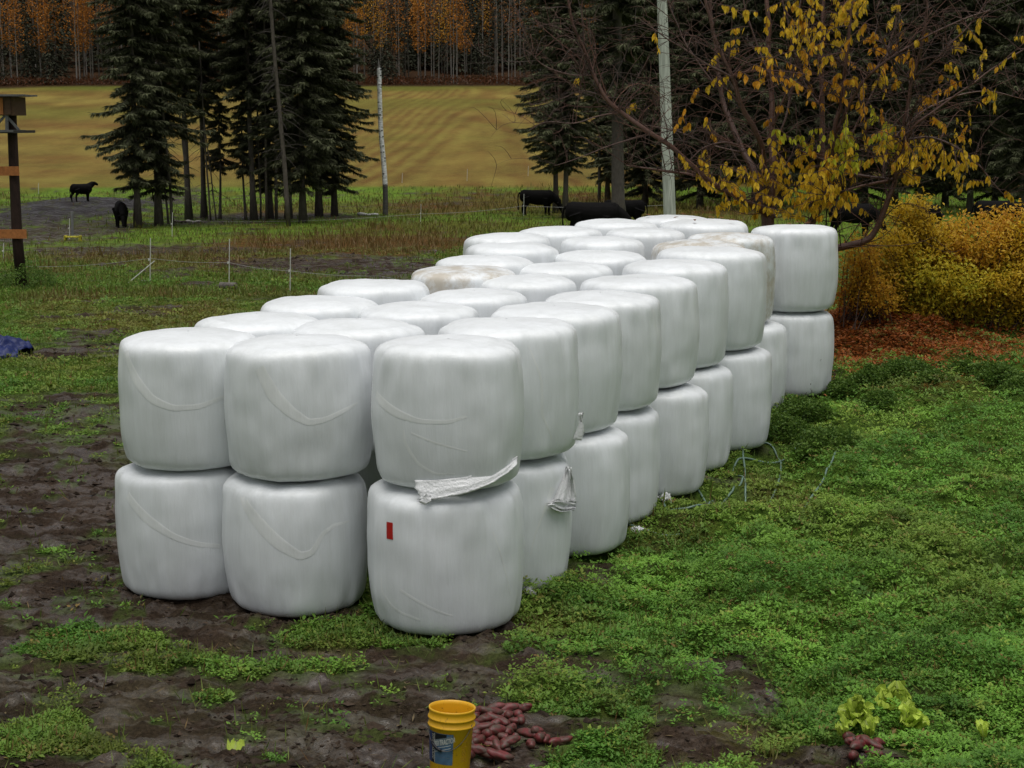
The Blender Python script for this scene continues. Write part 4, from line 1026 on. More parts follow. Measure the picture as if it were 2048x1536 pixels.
# ------------------------------------------------------------------ spruces and bare trunks
def spruce(H, Rm, cb, seed, dens=1.0, r0=.16, ragged=.35, col=(.078, .084, .046), asym=0, pw=.5):
    r2 = np.random.RandomState(seed); tr = MB(); mb = MB()
    bend = r2.uniform(-.2, .2)
    zz = np.linspace(-.2, H, 14); sway = bend * np.sin(zz / H * 3)
    rad = r0 * (1 - zz / H * .92) + r0 * .6 * np.exp(-np.maximum(zz, 0) / .5)
    tr.tube(np.stack([sway, 0 * zz, zz], -1), rad, 9, (.085, .072, .062))
    P, A, S, L, W, C = [], [], [], [], [], []
    z = cb
    while z < H - .3:
        f = (z - cb) / (H - cb); nb = r2.randint(4, 7)
        for k in range(nb):
            if r2.rand() > dens: continue
            az = r2.uniform(0, 6.283); ln = Rm * ((1 - f) ** pw) * r2.uniform(1 - ragged, 1.1) * (1 + asym * math.cos(az)) * min(1, .45 + f * 5)
            if ln < .15: continue
            el0 = .15 * f + r2.uniform(-.30, .05); n = max(3, int(ln * 7)); t = np.linspace(0, 1, n)
            rr = ln * t; zz_ = z + rr * el0 - .30 * ln * t ** 1.5 + .16 * ln * t ** 4
            bx = float(np.interp(z, zz, sway)); px_ = bx + rr * math.cos(az); py_ = rr * math.sin(az)
            if ln > .5: tr.tube(np.stack([px_, py_, zz_], -1)[::2], np.linspace(.025, .006, len(px_[::2])), 4, (.06, .05, .04), cap=False)
            for side in (-1, 1, 0):
                m = n * 7; tt = r2.uniform(.05, 1, m); q = np.stack([np.interp(tt, t, px_), np.interp(tt, t, py_), np.interp(tt, t, zz_)], -1)
                a2 = az + side * r2.uniform(.5, 1.1, m); dn = r2.uniform(-1.8, -.4, m) if side == 0 else r2.uniform(-1.3, .0, m)
                ax = unit(np.stack([np.cos(a2), np.sin(a2), dn], -1))
                P.append(q); A.append(ax); S.append(unit(np.stack([-np.sin(a2), np.cos(a2), r2.uniform(-.5, .5, m)], -1)))
                L.append(r2.uniform(.18, .48, m) * (1.1 - .3 * tt)); W.append(r2.uniform(.04, .10, m))
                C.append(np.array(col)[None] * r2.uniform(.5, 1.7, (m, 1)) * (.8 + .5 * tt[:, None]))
        z += r2.uniform(.19, .33) * (1 if f > .05 else 1.3)
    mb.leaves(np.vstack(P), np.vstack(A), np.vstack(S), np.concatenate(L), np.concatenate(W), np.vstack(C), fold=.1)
    return tr.mesh('trunk', True), mb.mesh('crown')
def place_tree(name, meshes, p, lab, cat='spruce', group=None, rz=0, sc=1, lean=(0, 0), sy=1):
    root = thing(name, p, lab, cat, group, rz); root.rotation_euler = (lean[1], lean[0], rz); root.scale = (sc, sc, sc * sy)
    for nm, me, m in (('trunk', meshes[0], M_bark), ('crown', meshes[1], M_needle)):
        if me is None: continue
        if not me.materials: me.materials.append(m)
        link(nm, me, root)
    return root
SPV = [spruce(26, 2.9, 1.6, 1, ragged=.65, dens=.9), spruce(26, 2.7, 1.9, 2, ragged=.5), spruce(25, 2.4, 2.2, 3, ragged=.7, dens=.85), spruce(8.5, 1.1, 3.0, 4, dens=.6, r0=.09), spruce(20, 3.2, 1.2, 5, ragged=.5, pw=.6), spruce(24, 2.5, 6.0, 6, dens=.9, ragged=.6), spruce(24, 2.7, 3.1, 8, ragged=.5)]
def sp(px, py, v, lab, rz, sc=1.0, lean=0, sy=1):
    p = ground(px, py); p.z -= .05; place_tree('spruce_tree', SPV[v], p, lab, rz=rz, sc=sc, lean=(R_(lean), 0), sy=sy, group='spruces in the pasture')
sp(318, 452, 0, 'large dark spruce with the thick trunk, beside the cow at the mud', 0.3, 1.0, 0)
sp(276, 455, 2, 'dark spruce with the thinner forked trunk next to the large one', 2.0, .95, -1)
sp(440, 438, 3, 'small sparse spruce with drooping branches among bare poles', 1.0, .85)
sp(492, 440, 3, 'slender small spruce at the edge of the dense group', 4.0, .8)
sp(408, 436, 5, 'tall spruce with a long bare trunk between the two groups', 1.4, .9)
sp(378, 440, 5, 'tall spruce with its crown high up, nearest the big pair on the snag side', 2.6, 1.0)
sp(508, 441, 5, 'high crowned spruce at the thin edge of the dense group', 3.3, .95)
sp(577, 438, 5, 'high crowned spruce behind the leaning dead trunk', .2, 1.0)
sp(540, 438, 1, 'spruce at the open side of the dense spruce group', 0.9, .95, 0)
sp(606, 446, 1, 'spruce in the middle of the dense spruce group', 3.0, 1.0, 0)
sp(638, 434, 1, 'full crowned spruce in the dense group, second from the snag', 5.0, 1.05, 0)
sp(669, 432, 0, 'full spruce of the dense group nearest the broken birch snag', 2.2, .93, 0)
sp(1130, 436, 6, 'twin trunk spruce behind the grazing cow, its low branches drooping', 0.5, .92, 0)
sp(1112, 426, 6, 'narrow spruce standing just beside the twin trunk one', 2.5, .95, 0)
def bare(px, py, H, r, lab, lean=0, col=(.10, .085, .07), twigs=40, seed=0, group='bare thin trunks among the spruces', Y=None, name='bare_tree', tw=1.0):
    if Y is None: p = ground(px, py)
    else: d = ray(px, 400); x = d.x * Y / d.y; p = Vector((x, Y, float(H0(x, Y))))
    r2 = np.random.RandomState(seed + int(px)); z = np.linspace(-.1, H, 12)
    pts = np.stack([r2.normal(0, .03, 12).cumsum() * .5, r2.normal(0, .02, 12).cumsum(), z], -1)
    root = thing(name, p, lab, 'tree', group); root.rotation_euler = (0, R_(lean), 0)
    MB().tube(pts, r * (1 - .5 * z / H), 9, col).obj('trunk', M_bark, root, smooth=True)
    mb = MB()
    for k in range(twigs):
        h = r2.uniform(.2, 1) * H; az = r2.uniform(0, 6.28); ln = r2.uniform(.4, 1.4) * tw; i = np.interp(h, z, np.arange(12)); b0 = np.array([np.interp(h, z, pts[:, 0]), np.interp(h, z, pts[:, 1]), h])
        d = np.array([math.cos(az), math.sin(az), r2.uniform(-.7, .1)]); P = [b0, b0 + d * ln * .5, b0 + d * ln + np.array([0, 0, -.15 * ln])]
        mb.tube(P, [.018, .012, .006], 4, (.05, .042, .036), cap=False)
    if twigs: mb.obj('branches', M_bark, root)
for px, py, H, r, ln in [(422, 441, 9, .05, -2), (432, 440, 7, .04, -5), (345, 452, 9, .08, -3), (336, 448, 8, .06, -3), (521, 440, 12, .06, 0), (532, 441, 14, .07, 1), (380, 438, 8, .05, -4), (508, 440, 8, .05, 0), (553, 440, 13, .09, 0)]:
    bare(px, py, H, r, 'thin bare dark trunk standing among the pasture spruces', ln)
bare(577, 452, 16, .12, 'pale leaning dead spruce trunk in front of the dense group', -3.5, (.10, .085, .07), 160, group=None)
bare(1199, 405, 14, .12, 'slender dark trunk with pale foot behind the cows', 0, (.09, .085, .08), 40, group=None)
d_ = ray(1238, 400); x_ = d_.x * 68 / d_.y; place_tree('spruce_tree', spruce(23, 2.6, 5.6, 7, dens=.75, ragged=.6, r0=.30), Vector((x_, 68, float(H0(x_, 68)) - .05)), 'spruce with a thick bare grey trunk rising right behind the cows')
# birch snag
def snag():
    p = ground(771, 431); root = thing('birch_snag', p, 'broken white birch snag standing alone before the field', 'dead tree')
    Y = p.y; pts = [at(x, y, Y) - p for x, y in ((771, 431), (771, 395), (770, 360), (767, 320), (762, 270), (760, 220), (759, 170), (758, 136))]; pts[0].z = -.1
    mb = MB(); n = 40; P = smooth_path(pts, 3); t = np.linspace(0, 1, len(P)); rad = .15 - .035 * t
    C = np.where((P[:, 2] < 1.75)[:, None], np.array([[.09, .085, .08]]), np.array([[.80, .80, .80]]))
    mb.tube(P, rad, 12, C); mb.obj('trunk', mat('birch_bark', attr=True, rough=.7, var=.45, scale=5, stretch=(1, 1, 4), bump=.4), root, smooth=True)
    b = MB(); q = P[-1]; b.tube([q, q + np.array([-.02, 0, .25]), q + np.array([-.03, 0, .5])], [.08, .05, .01], 6, (.14, .13, .12)); b.obj('broken_top', M_bark, root)
    b = MB(); r2 = np.random.RandomState(3)
    for k in range(34):
        i = r2.randint(20, len(P) - 1); a = r2.uniform(3.4, 6.0); c = P[i] + np.array([math.cos(a), math.sin(a), 0]) * (rad[i] + .004)
        b.box(c, (r2.uniform(.05, .13), .03, r2.uniform(.02, .06)), Matrix.Rotation(a + math.pi / 2, 3, 'Z'), (.02, .018, .016))
    b.obj('bark_scars', M_bark, root)
snag()
def fallen(px0, py0, px1, py1, r, col, lab, Y=None, name='fallen_log'):
    a = ground(px0, py0) if Y is None else at(px0, py0, Y); b = ground(px1, py1) if Y is None else at(px1, py1, Y + .3); a = a + Vector((0, 0, r)); b = b + Vector((0, 0, r))
    P = [a.lerp(b, f) - a + Vector((0, 0, .03 * math.sin(9 * f))) for f in np.linspace(0, 1, 7)]
    tag(MB().tube(P, [r * (1.1 - .4 * f) for f in np.linspace(0, 1, 7)], 9, col).obj(name, M_bark, None, a, smooth=True), lab, 'log')
fallen(716, 432, 756, 433, .09, (.5, .5, .48), 'short white birch log on the grass before the snag'); fallen(372, 446, 402, 446, .07, (.38, .36, .33), 'pale fallen branch at the foot of the spruces')
fallen(345, 445, 372, 447, .07, (.08, .06, .05), 'dark fallen branch at the foot of the large spruce')
# pole
def pole():
    Y = 45.0; d = at(1339, 415, Y); z0 = float(H0(d.x, Y)); b = Vector((d.x + .05, Y, z0)); root = thing('utility_pole', b, 'tall pale weathered pole rising behind the far bales', 'pole')
    t = at(1324, 0, Y) - b; dirv = (t - (d - b)) / (t.z - (d - b).z); P = [dirv * (z - (d - b).z) + (d - b) for z in np.linspace(-.2, t.z + 3, 12)]
    m_ = mat('pale_pole', (.46, .49, .42), rough=.75, var=.38, scale=7, stretch=(2.2, 2.2, .22), bump=.5, bscale=14)
    MB().tube(P, [.185 - .006 * k for k in range(12)], 16).obj('shaft', m_, root, smooth=True)
pole()

# ------------------------------------------------------------------ dark conifers on the far side of the pasture
k_ = 0
for i, (px, Y, v, sc) in enumerate([(1215, 112, 1, 1.0), (1290, 105, 4, 1.05), (1345, 118, 1, 1.1), (1400, 100, 4, 1.1), (1455, 112, 1, 1.1), (1510, 96, 2, 1.2), (1560, 108, 4, 1.1), (1620, 100, 1, 1.05), (1670, 112, 0, 1.15), (1730, 98, 4, 1.05), (1790, 108, 1, 1.1),
                                    (1840, 92, 0, 1.05), (1890, 104, 4, 1.15), (1940, 90, 1, 1.0), (1990, 98, 4, 1.1), (2045, 86, 0, 1.0), (2100, 95, 1, 1.1), (1480, 135, 4, 1.3), (1590, 130, 4, 1.3), (1700, 135, 4, 1.3), (1810, 128, 4, 1.3), (1920, 130, 4, 1.3), (2020, 125, 4, 1.3), (1370, 140, 4, 1.3), (1270, 138, 4, 1.3),
                                    (1430, 150, 1, 1.4), (1540, 152, 1, 1.4), (1650, 150, 1, 1.4), (1760, 150, 1, 1.4), (1870, 148, 1, 1.4), (1975, 146, 1, 1.4), (2070, 140, 1, 1.4)]):
    d = ray(px, 400); x = d.x * Y / d.y; p = Vector((x, Y, float(H0(x, Y)) - .2))
    place_tree('dark_spruce', SPV[v], p, 'dark dense spruce in the shaded wall behind the yellow tree', group='dark spruces behind the yellow leaved tree', rz=i * 1.7, sc=sc)

# ------------------------------------------------------------------ far forest edge
def aspen(H, seed, kind):
    r2 = np.random.RandomState(seed); tr = MB(); mb = MB(); z = np.linspace(-.3, H, 9); x = r2.normal(0, .12, 9).cumsum() * .6
    pale = [(.20, .185, .16), (.30, .28, .25), (.10, .09, .075)][seed % 3]
    tr.tube(np.stack([x, 0 * z, z], -1), (.13 if kind != 'bare' else .10) * (1 - .75 * z / H), 5, pale)
    n = {'orange': 560, 'yellow': 520, 'bare': 60, 'thin': 220}[kind]
    cb = {'orange': .35, 'yellow': .4, 'bare': .5, 'thin': .45}[kind] * H
    for k in range(26):
        h = r2.uniform(cb * .7, H * .97); az = r2.uniform(0, 6.28); ln = r2.uniform(.6, 1.6); b0 = np.array([np.interp(h, z, x), 0, h]); d = np.array([math.cos(az), math.sin(az), r2.uniform(.4, 1.2)])
        tr.tube([b0, b0 + d * ln], [.03, .01], 3, (.08, .07, .06), cap=False)
    h = cb + (H - cb) * r2.beta(1.3, 1.3, n); rr = 2.1 * np.sin(np.pi * np.clip((h - cb) / (H - cb) * .85 + .12, 0, 1)) ** .6 * np.sqrt(r2.rand(n)); az = r2.uniform(0, 6.28, n)
    cl = (vn(h * 1.1, az * 1.5, seed) > .35); h, rr, az = h[cl], rr[cl], az[cl]; n = len(h)
    P = np.stack([np.interp(h, z, x) + rr * np.cos(az), rr * np.sin(az), h], -1); ax = unit(r2.normal(0, 1, (n, 3))); sd = unit(np.cross(ax, r2.normal(0, 1, (n, 3))))
    c0 = {'orange': (.38, .155, .030), 'yellow': (.48, .25, .035), 'bare': (.20, .09, .03), 'thin': (.30, .12, .03)}[kind]
    mb.leaves(P, ax, sd, r2.uniform(.25, .5, n), r2.uniform(.15, .3, n), np.array(c0)[None] * r2.uniform(.45, 1.35, (n, 1)))
    return tr, mb
ASP = [aspen(H, s, k) for H, s, k in ((17, 1, 'orange'), (15, 2, 'orange'), (18, 3, 'yellow'), (19, 4, 'bare'), (18, 5, 'bare'), (17, 6, 'thin'), (16, 7, 'bare'), (18, 8, 'thin'), (15, 9, 'orange'), (20, 10, 'bare'))]
ASM = [(t.mesh('trunk'), m.mesh('crown')) for t, m in ASP]
FSP = []
def mini_spruce(H, seed, R=2.2):
    r2 = np.random.RandomState(seed); tr = MB(); mb = MB(); tr.tube([(0, 0, -.3), (0, 0, H)], [.16, .02], 5, (.06, .05, .04)); n = 420
    f = r2.rand(n) ** 1.4; az = r2.uniform(0, 6.28, n); rr = R * (1 - f) ** .85 * r2.uniform(.15, 1, n) ** .6; h = .12 * H + f * H * .88 - rr * .25
    P = np.stack([rr * np.cos(az), rr * np.sin(az), h], -1); ax = unit(np.stack([np.cos(az), np.sin(az), r2.uniform(-.9, 0, n)], -1)); sd = unit(np.stack([-np.sin(az), np.cos(az), r2.uniform(-.6, .6, n)], -1))
    mb.leaves(P, ax, sd, r2.uniform(.6, 1.3, n), r2.uniform(.25, .6, n), np.array([.040, .043, .028])[None] * r2.uniform(.5, 1.8, (n, 1)))
    return tr, mb
MSP = [mini_spruce(H, s) for H, s in ((14, 1), (17, 2), (11, 3))]; MSM = [(t.mesh('trunk'), m.mesh('crown')) for t, m in MSP]
r3 = np.random.RandomState(77)
for i in range(250):
    x = -104 + 175 * (i + r3.rand()) / 250; Y = 297 + r3.rand() ** 1.5 * 26
    px = 1024 + x / (Y * CP) * F
    org = vn(np.array(px / 110.), np.array(3.3), 5)
    if 0 < px < 210 or 700 < px < 800 or 860 < px < 960: org = min(1, org + .35)
    if 940 < px < 1100: org = org * .35
    u = r3.rand(); p = (x, Y, float(H0(x, Y)))
    if u < .20:
        place_tree('forest_spruce', MSM[r3.randint(3)], p, 'dark spruce at the forest edge beyond the mowed field', group='dark spruces along the forest edge', rz=r3.uniform(0, 6), sc=r3.uniform(.6, 1.05))
    elif u < .20 + .55 * org:
        root = place_tree('aspen_tree', ASM[[0, 1, 8, 2, 0, 1][r3.randint(6)]], p, 'orange leaved aspen at the forest edge beyond the mowed field', 'aspen', 'orange aspens along the forest edge', r3.uniform(0, 6), r3.uniform(.8, 1.15))
        root.children[1].data.materials[0] = M_leaf
    else:
        root = place_tree('aspen_tree', ASM[[3, 4, 6, 9, 5, 7][r3.randint(6)]], p, 'nearly bare grey aspen trunk at the forest edge beyond the field', 'aspen', 'bare aspens along the forest edge', r3.uniform(0, 6), r3.uniform(.8, 1.2))
        root.children[1].data.materials[0] = M_leaf
# the wood behind them reads as one mass
def forest_mass():
    mb = MB(); srcs = [(np.vstack(t.v), np.vstack(t.q), np.vstack(t.c)) for t, m in ASP[:6]]; lv = [(np.vstack(m.v), np.vstack(m.q), np.vstack(m.c)) for t, m in ASP]; ms = [(np.vstack(m.v), np.vstack(m.q), np.vstack(m.c)) for t, m in MSP]
    for i in range(620):
        Y = 322 + r3.rand() * 75; x = r3.uniform(-.37, .37) * Y * .98; z = float(H0(x, Y)); a = r3.uniform(0, 6.28); ca, sa = math.cos(a), math.sin(a); s = r3.uniform(.8, 1.2)
        org = vn(np.array(x / 12.), np.array(Y / 20.), 5)
        parts = [ms[r3.randint(3)]] if r3.rand() < .62 else ([srcs[r3.randint(6)]] + ([lv[[0, 1, 2, 8, 5][r3.randint(5)]]] if r3.rand() < org else []))
        for V, q, c in parts:
            W_ = V * s; W_ = np.stack([W_[:, 0] * ca - W_[:, 1] * sa + x, W_[:, 0] * sa + W_[:, 1] * ca + Y, W_[:, 2] + z], -1); mb.add(W_, q, col=c)
    o = mb.obj('forest', M_needle); o['kind'] = 'stuff'; o['label'] = 'dark mixed forest behind the mowed field'; o['category'] = 'forest'
forest_mass()
def brush():
    mb = MB(); n = 16000; x = r3.uniform(-110, 75, n); Y = 293 + r3.rand(n) * 9; hh = (.4 + 1.3 * fbm(x / 4, Y / 4, 3, 19)) * r3.rand(n); z = H0(x, Y) + hh
    ax = unit(r3.normal(0, 1, (n, 3)) + np.array([0, 0, .8])); sd = unit(np.cross(ax, r3.normal(0, 1, (n, 3)))); t = r3.rand(n, 1)
    mb.leaves(np.stack([x, Y, z], -1), ax, sd, r3.uniform(.3, .8, n), r3.uniform(.12, .3, n), np.array([.13, .045, .016]) * (1 - t) + np.array([.05, .03, .014]) * t)
    o = mb.obj('undergrowth', M_leaf); o['kind'] = 'stuff'; o['label'] = 'rust brown brush along the forest edge'; o['category'] = 'undergrowth'
brush()

# ------------------------------------------------------------------ the yellow leaved tree
def yellow_tree():
    Y0 = 28.0; base = at(1545, 470, Y0); base.z = float(H0(base.x, Y0)); root = thing('cherry_tree', base, 'many stemmed tree with reddish bark and sparse hanging yellow leaves', 'tree')
    K = Y0 / F; r2 = np.random.RandomState(9)
    limbs = [  # (points px,py,dy), radius at start, at end (m)
        [[(1545, 760, 0), (1542, 437, 0), (1544, 344, .1), (1543, 300, .2), (1544, 250, .2), (1540, 156, .4), (1538, 60, .5), (1530, -80, .6)], .085, .03],
        [[(1545, 760, 0), (1534, 437, .1), (1512, 344, .3), (1487, 306, .5), (1462, 250, .7), (1440, 180, .9), (1425, 60, 1.0), (1420, -60, 1.0)], .09, .02],
        [[(1545, 437, 0), (1530, 340, -.1), (1528, 297, -.3), (1506, 250, -.5), (1481, 219, -.6), (1466, 156, -.8), (1448, 125, -.8), (1420, 50, -.9), (1395, -60, -1)], .06, .02],
        [[(1535, 430, 0), (1480, 395, -.3), (1440, 378, -.5), (1400, 344, -.7), (1344, 294, -.9), (1300, 266, -1.0), (1244, 225, -1.1), (1212, 200, -1.2), (1187, 150, -1.2), (1175, 116, -1.2), (1150, 66, -1.3), (1137, 0, -1.4), (1130, -40, -1.4)], .055, .018],
        [[(1545, 760, 0), (1580, 500, .2), (1637, 437, .3), (1644, 344, .4), (1647, 219, .5), (1640, 120, .6), (1650, 0, .7), (1655, -80, .7)], .08, .02],
        [[(1600, 470, .2), (1655, 400, 0), (1665, 330, -.1), (1669, 265, -.2), (1684, 203, -.3), (1687, 156, -.3), (1700, 62, -.4), (1706, -60, -.4)], .06, .02],
        [[(1669, 265, -.2), (1719, 175, -.5), (1762, 125, -.8), (1840, 80, -1.0), (1903, 47, -1.2), (1980, 20, -1.4)], .03, .010],
        [[(1545, 600, 0), (1600, 520, -.1), (1655, 499, -.25), (1700, 491, -.3), (1735, 482, -.4), (1752, 462, -.4), (1775, 406, -.5), (1790, 359, -.5), (1803, 281, -.6), (1812, 220, -.6), (1822, 162, -.7), (1843, 94, -.8), (1860, -40, -.9)], .075, .022],
        [[(1790, 359, -.5), (1810, 262, -.9), (1872, 219, -1.0), (1981, 140, -1.1), (2060, 90, -1.2)], .03, .010],
        [[(1775, 406, -.5), (1762, 320, -.2), (1790, 270, 0), (1850, 215, .1), (1960, 175, .2), (2050, 200, .2)], .025, .008],
        [[(1775, 362, -.5), (1694, 378, -.8), (1650, 400, -.9)], .03, .008],
        [[(1790, 359, -.5), (1700, 350, -.3), (1650, 320, -.2), (1600, 300, 0)], .03, .008],
        [[(1803, 281, -.6), (1870, 270, -.8), (1940, 310, -.9), (1990, 370, -.9), (2010, 390, -.9)], .022, .006],
        [[(1440, 378, -.5), (1400, 350, -.3), (1340, 344, -.4), (1290, 336, -.5), (1250, 331, -.5)], .03, .010],
        [[(1475, 290, -.5), (1440, 282, -.6), (1397, 300, -.7), (1360, 340, -.7)], .018, .008],
        [[(1187, 150, -1.2), (1140, 152, -1.2), (1075, 128, -1.2), (1050, 70, -1.3), (1025, -10, -1.3)], .016, .005],
        [[(1200, 190, -1.2), (1160, 178, -1.1), (1120, 200, -1.0), (1060, 210, -1.0)], .012, .005],
        [[(1244, 225, -1.1), (1200, 230, -1.3), (1150, 250, -1.4), (1090, 240, -1.4), (1060, 262, -1.4)], .014, .005],
        [[(1300, 266, -1), (1220, 290, -1.2), (1150, 320, -1.3), (1110, 332, -1.3)], .012, .004],
        [[(1540, 156, .4), (1500, 60, .6), (1480, -40, .7)], .02, .01], [[(1544, 250, .2), (1590, 150, 0), (1600, 40, -.1), (1610, -60, -.2)], .03, .01],
        [[(1543, 300, .2), (1575, 240, .3), (1585, 150, .5), (1575, 20, .6)], .025, .01], [[(1466, 156, -.8), (1400, 120, -.9), (1340, 80, -1), (1280, 40, -1.1)], .02, .006],
        [[(1487, 306, .5), (1420, 290, .8), (1350, 260, 1.0), (1290, 250, 1.1)], .02, .006], [[(1440, 180, .9), (1380, 110, 1.0), (1340, 20, 1.1), (1330, -40, 1.1)], .02, .008],
        [[(1647, 219, .5), (1600, 160, .8), (1580, 60, .9), (1560, -30, 1)], .02, .008], [[(1822, 162, -.7), (1780, 110, -.8), (1750, 40, -.9), (1740, -40, -1)], .02, .008], [[(1822, 162, -.7), (1880, 110, -.9), (1960, 30, -1), (1990, -30, -1)], .02, .008],
        [[(1644, 344, .4), (1690, 300, .6), (1740, 200, .7), (1780, 100, .8), (1800, 0, .9)], .025, .008],
    ]
    tr = MB(); SK = []
    def red(t, d): return np.array([.115, .050, .032]) * (1 - t) + np.array([.055, .040, .034]) * t
    for li, (pts, ra, rb) in enumerate(limbs):
        P = smooth_path([at(a, b, Y0 + d * 1.0) - base for a, b, d in pts], 3)
        jit = np.stack([vn(P[:, 2] * 3, P[:, 0] * 3, li), vn(P[:, 2] * 3, P[:, 0] * 3, li + 50), 0 * P[:, 0]], -1) - .5; jit[:, 2] = 0
        P = P + jit * .05; r_ = np.linspace(ra, rb, len(P))
        tr.tube(P, r_, 8, np.array([red(.15 + .4 * r2.rand(), 0)] * len(P)))
        for p_, rr_ in zip(P, r_): SK.append((p_, rr_))
    tr.obj('trunk', M_cherry, root, smooth=True)
    SKP = np.array([p for p, r in SK]); SKR = np.array([r for p, r in SK])
    # the big lower stem is bark of its own, twigs and leaves follow
    tw = MB(); LP, LA, LS, LL, LW, LC = [], [], [], [], [], []
    def twig(p0, p1, r, n=6, wob=.12, droop=.1):
        L_ = np.linalg.norm(p1 - p0); t = np.linspace(0, 1, n)[:, None]
        P = p0 * (1 - t) + p1 * t + np.sin(t * 3.14) * np.array([[r2.normal(0, wob), r2.normal(0, wob), r2.normal(0, wob) + .12]]) * L_
        P[:, 2] -= (t[:, 0] ** 2) * droop * L_
        tw.tube(P, np.linspace(r, r * .4, n), 4, red(r2.uniform(.2, 1), 0) * r2.uniform(.6, 1.2), cap=False); return P
    tips = []
    for k in range(760):   # bare twigs everywhere
        i = r2.randint(len(SKP)); p0 = SKP[i]
        if p0[2] < 1.6: continue
        side = r2.normal(0, 1, 3); side[2] = abs(side[2]) * .8 + .1; side[0] += .25 * np.sign(p0[0]); side = side / np.linalg.norm(side); ln = r2.uniform(.35, 1.5)
        P = twig(p0, p0 + side * ln, min(.010, SKR[i] * .6), 7)
        for m in range(r2.randint(2, 5)):
            j = r2.randint(2, 7); s2 = side + r2.normal(0, .7, 3); s2 /= np.linalg.norm(s2); twig(P[min(j, 6)], P[min(j, 6)] + s2 * ln * r2.uniform(.25, .6), .0045, 5)
    clusters = [  # px, py, rx, ry, leaves, colour 0 yellow 1 orange 2 yellow green
        (1545, 335, 45, 30, 60, 0), (1600, 345, 60, 45, 150, 0), (1660, 330, 60, 45, 120, 0), (1640, 390, 60, 35, 110, 0), (1560, 390, 50, 30, 80, 0), (1500, 370, 50, 35, 80, 0), (1450, 365, 40, 35, 60, 0), (1410, 340, 30, 25, 30, 0), (1390, 310, 20, 15, 14, 0),
        (1720, 300, 60, 35, 110, 2), (1690, 285, 40, 30, 60, 2), (1765, 245, 20, 28, 40, 2), (1780, 300, 55, 30, 90, 0), (1840, 320, 50, 30, 80, 0), (1900, 310, 55, 35, 80, 0), (1910, 350, 40, 30, 50, 0), (1830, 345, 40, 25, 50, 0), (1600, 275, 30, 30, 40, 2), (1480, 410, 40, 20, 30, 0), (1600, 420, 60, 16, 40, 0), (1700, 400, 30, 18, 30, 0),
        (1640, 20, 70, 40, 70, 0), (1560, 30, 60, 30, 40, 0), (1700, 10, 50, 30, 40, 0), (1600, 80, 60, 40, 60, 0), (1680, 70, 50, 40, 50, 0), (1730, 100, 40, 40, 40, 1), (1620, 120, 50, 50, 60, 1), (1670, 180, 50, 40, 60, 1), (1600, 170, 40, 40, 40, 1), (1730, 170, 50, 20, 40, 0), (1580, 100, 30, 40, 30, 0),
        (1500, 70, 60, 60, 24, 0), (1460, 150, 60, 60, 24, 0), (1380, 220, 50, 50, 18, 1), (1520, 200, 40, 60, 20, 1), (1790, 120, 60, 60, 34, 1), (1850, 180, 60, 60, 34, 1), (1930, 130, 60, 50, 34, 0), (2000, 100, 40, 60, 20, 0), (1960, 200, 50, 30, 16, 0), (1960, 60, 40, 40, 8, 0), (1720, 230, 60, 40, 24, 1), (1880, 240, 50, 30, 18, 1),
        (1280, 190, 40, 40, 5, 0), (1180, 150, 60, 30, 5, 0), (1340, 100, 60, 60, 7, 0), (1420, 260, 40, 30, 10, 0), (1990, 380, 30, 30, 12, 0), (1760, 20, 50, 30, 20, 0), (1850, 60, 60, 50, 12, 0)]
    for (px, py, rx, ry, n, cc) in clusters:
        n = int(n * 1.9)
        nt_ = max(1, n // 9)
        for k in range(nt_):
            dy = r2.uniform(-1.3, 1.0); c = np.array(tuple(at(px + r2.normal(0, .55) * rx, py + r2.normal(0, .55) * ry, Y0 - .3 + dy) - base))
            d = np.linalg.norm(SKP - c, axis=1); i = d.argsort()[r2.randint(0, 12)]; P = twig(SKP[i], c, min(.009, SKR[i] * .6), 9, .08, .08)
            for m in range(max(1, n // nt_)):
                t = r2.uniform(.45, 1) * 8; a = int(min(t, 7)); q = P[a] * (1 - (t - a)) + P[a + 1] * (t - a)
                LP.append(q); az = r2.uniform(0, 6.28); v = np.array([math.cos(az) * .35, math.sin(az) * .35, -1.]); LA.append(v / np.linalg.norm(v))
                sd = np.cross(v, r2.normal(0, 1, 3)); LS.append(sd / np.linalg.norm(sd)); ll = r2.uniform(.075, .165); LL.append(ll); LW.append(ll * r2.uniform(.4, .62))
                base_c = [(.85, .58, .045), (.74, .38, .035), (.62, .62, .05)][cc if r2.rand() > .15 else r2.randint(2)]; LC.append(np.array(base_c) * r2.uniform(.6, 1.15))
    tw.obj('twigs', M_bark, root)
    mb = MB(); LP, LA, LS, LL, LW, LC = map(np.array, (LP, LA, LS, LL, LW, LC)); n = len(LP)
    # ovate leaf: two folded halves of three points each side
    nor = np.cross(LA, LS); L_ = LL[:, None]; W_ = LW[:, None]
    pts = [LP, LP + LA * L_ * .25 + LS * W_ * .42, LP + LA * L_ * .6 + LS * W_ * .42, LP + LA * L_, LP + LA * L_ * .6 - LS * W_ * .42, LP + LA * L_ * .25 - LS * W_ * .42, LP + LA * L_ * .45 + nor * W_ * .18]
    V = np.stack(pts, 1).reshape(-1, 3); o_ = np.arange(n)[:, None] * 7
    q = np.concatenate([o_ + np.array([[0, 1, 2, 6]]), o_ + np.array([[6, 2, 3, 4]]), o_ + np.array([[0, 6, 4, 5]])])
    mb.add(V, q, col=np.repeat(LC, 7, 0)); mb.obj('leaves', M_yleaf, root)
yellow_tree()

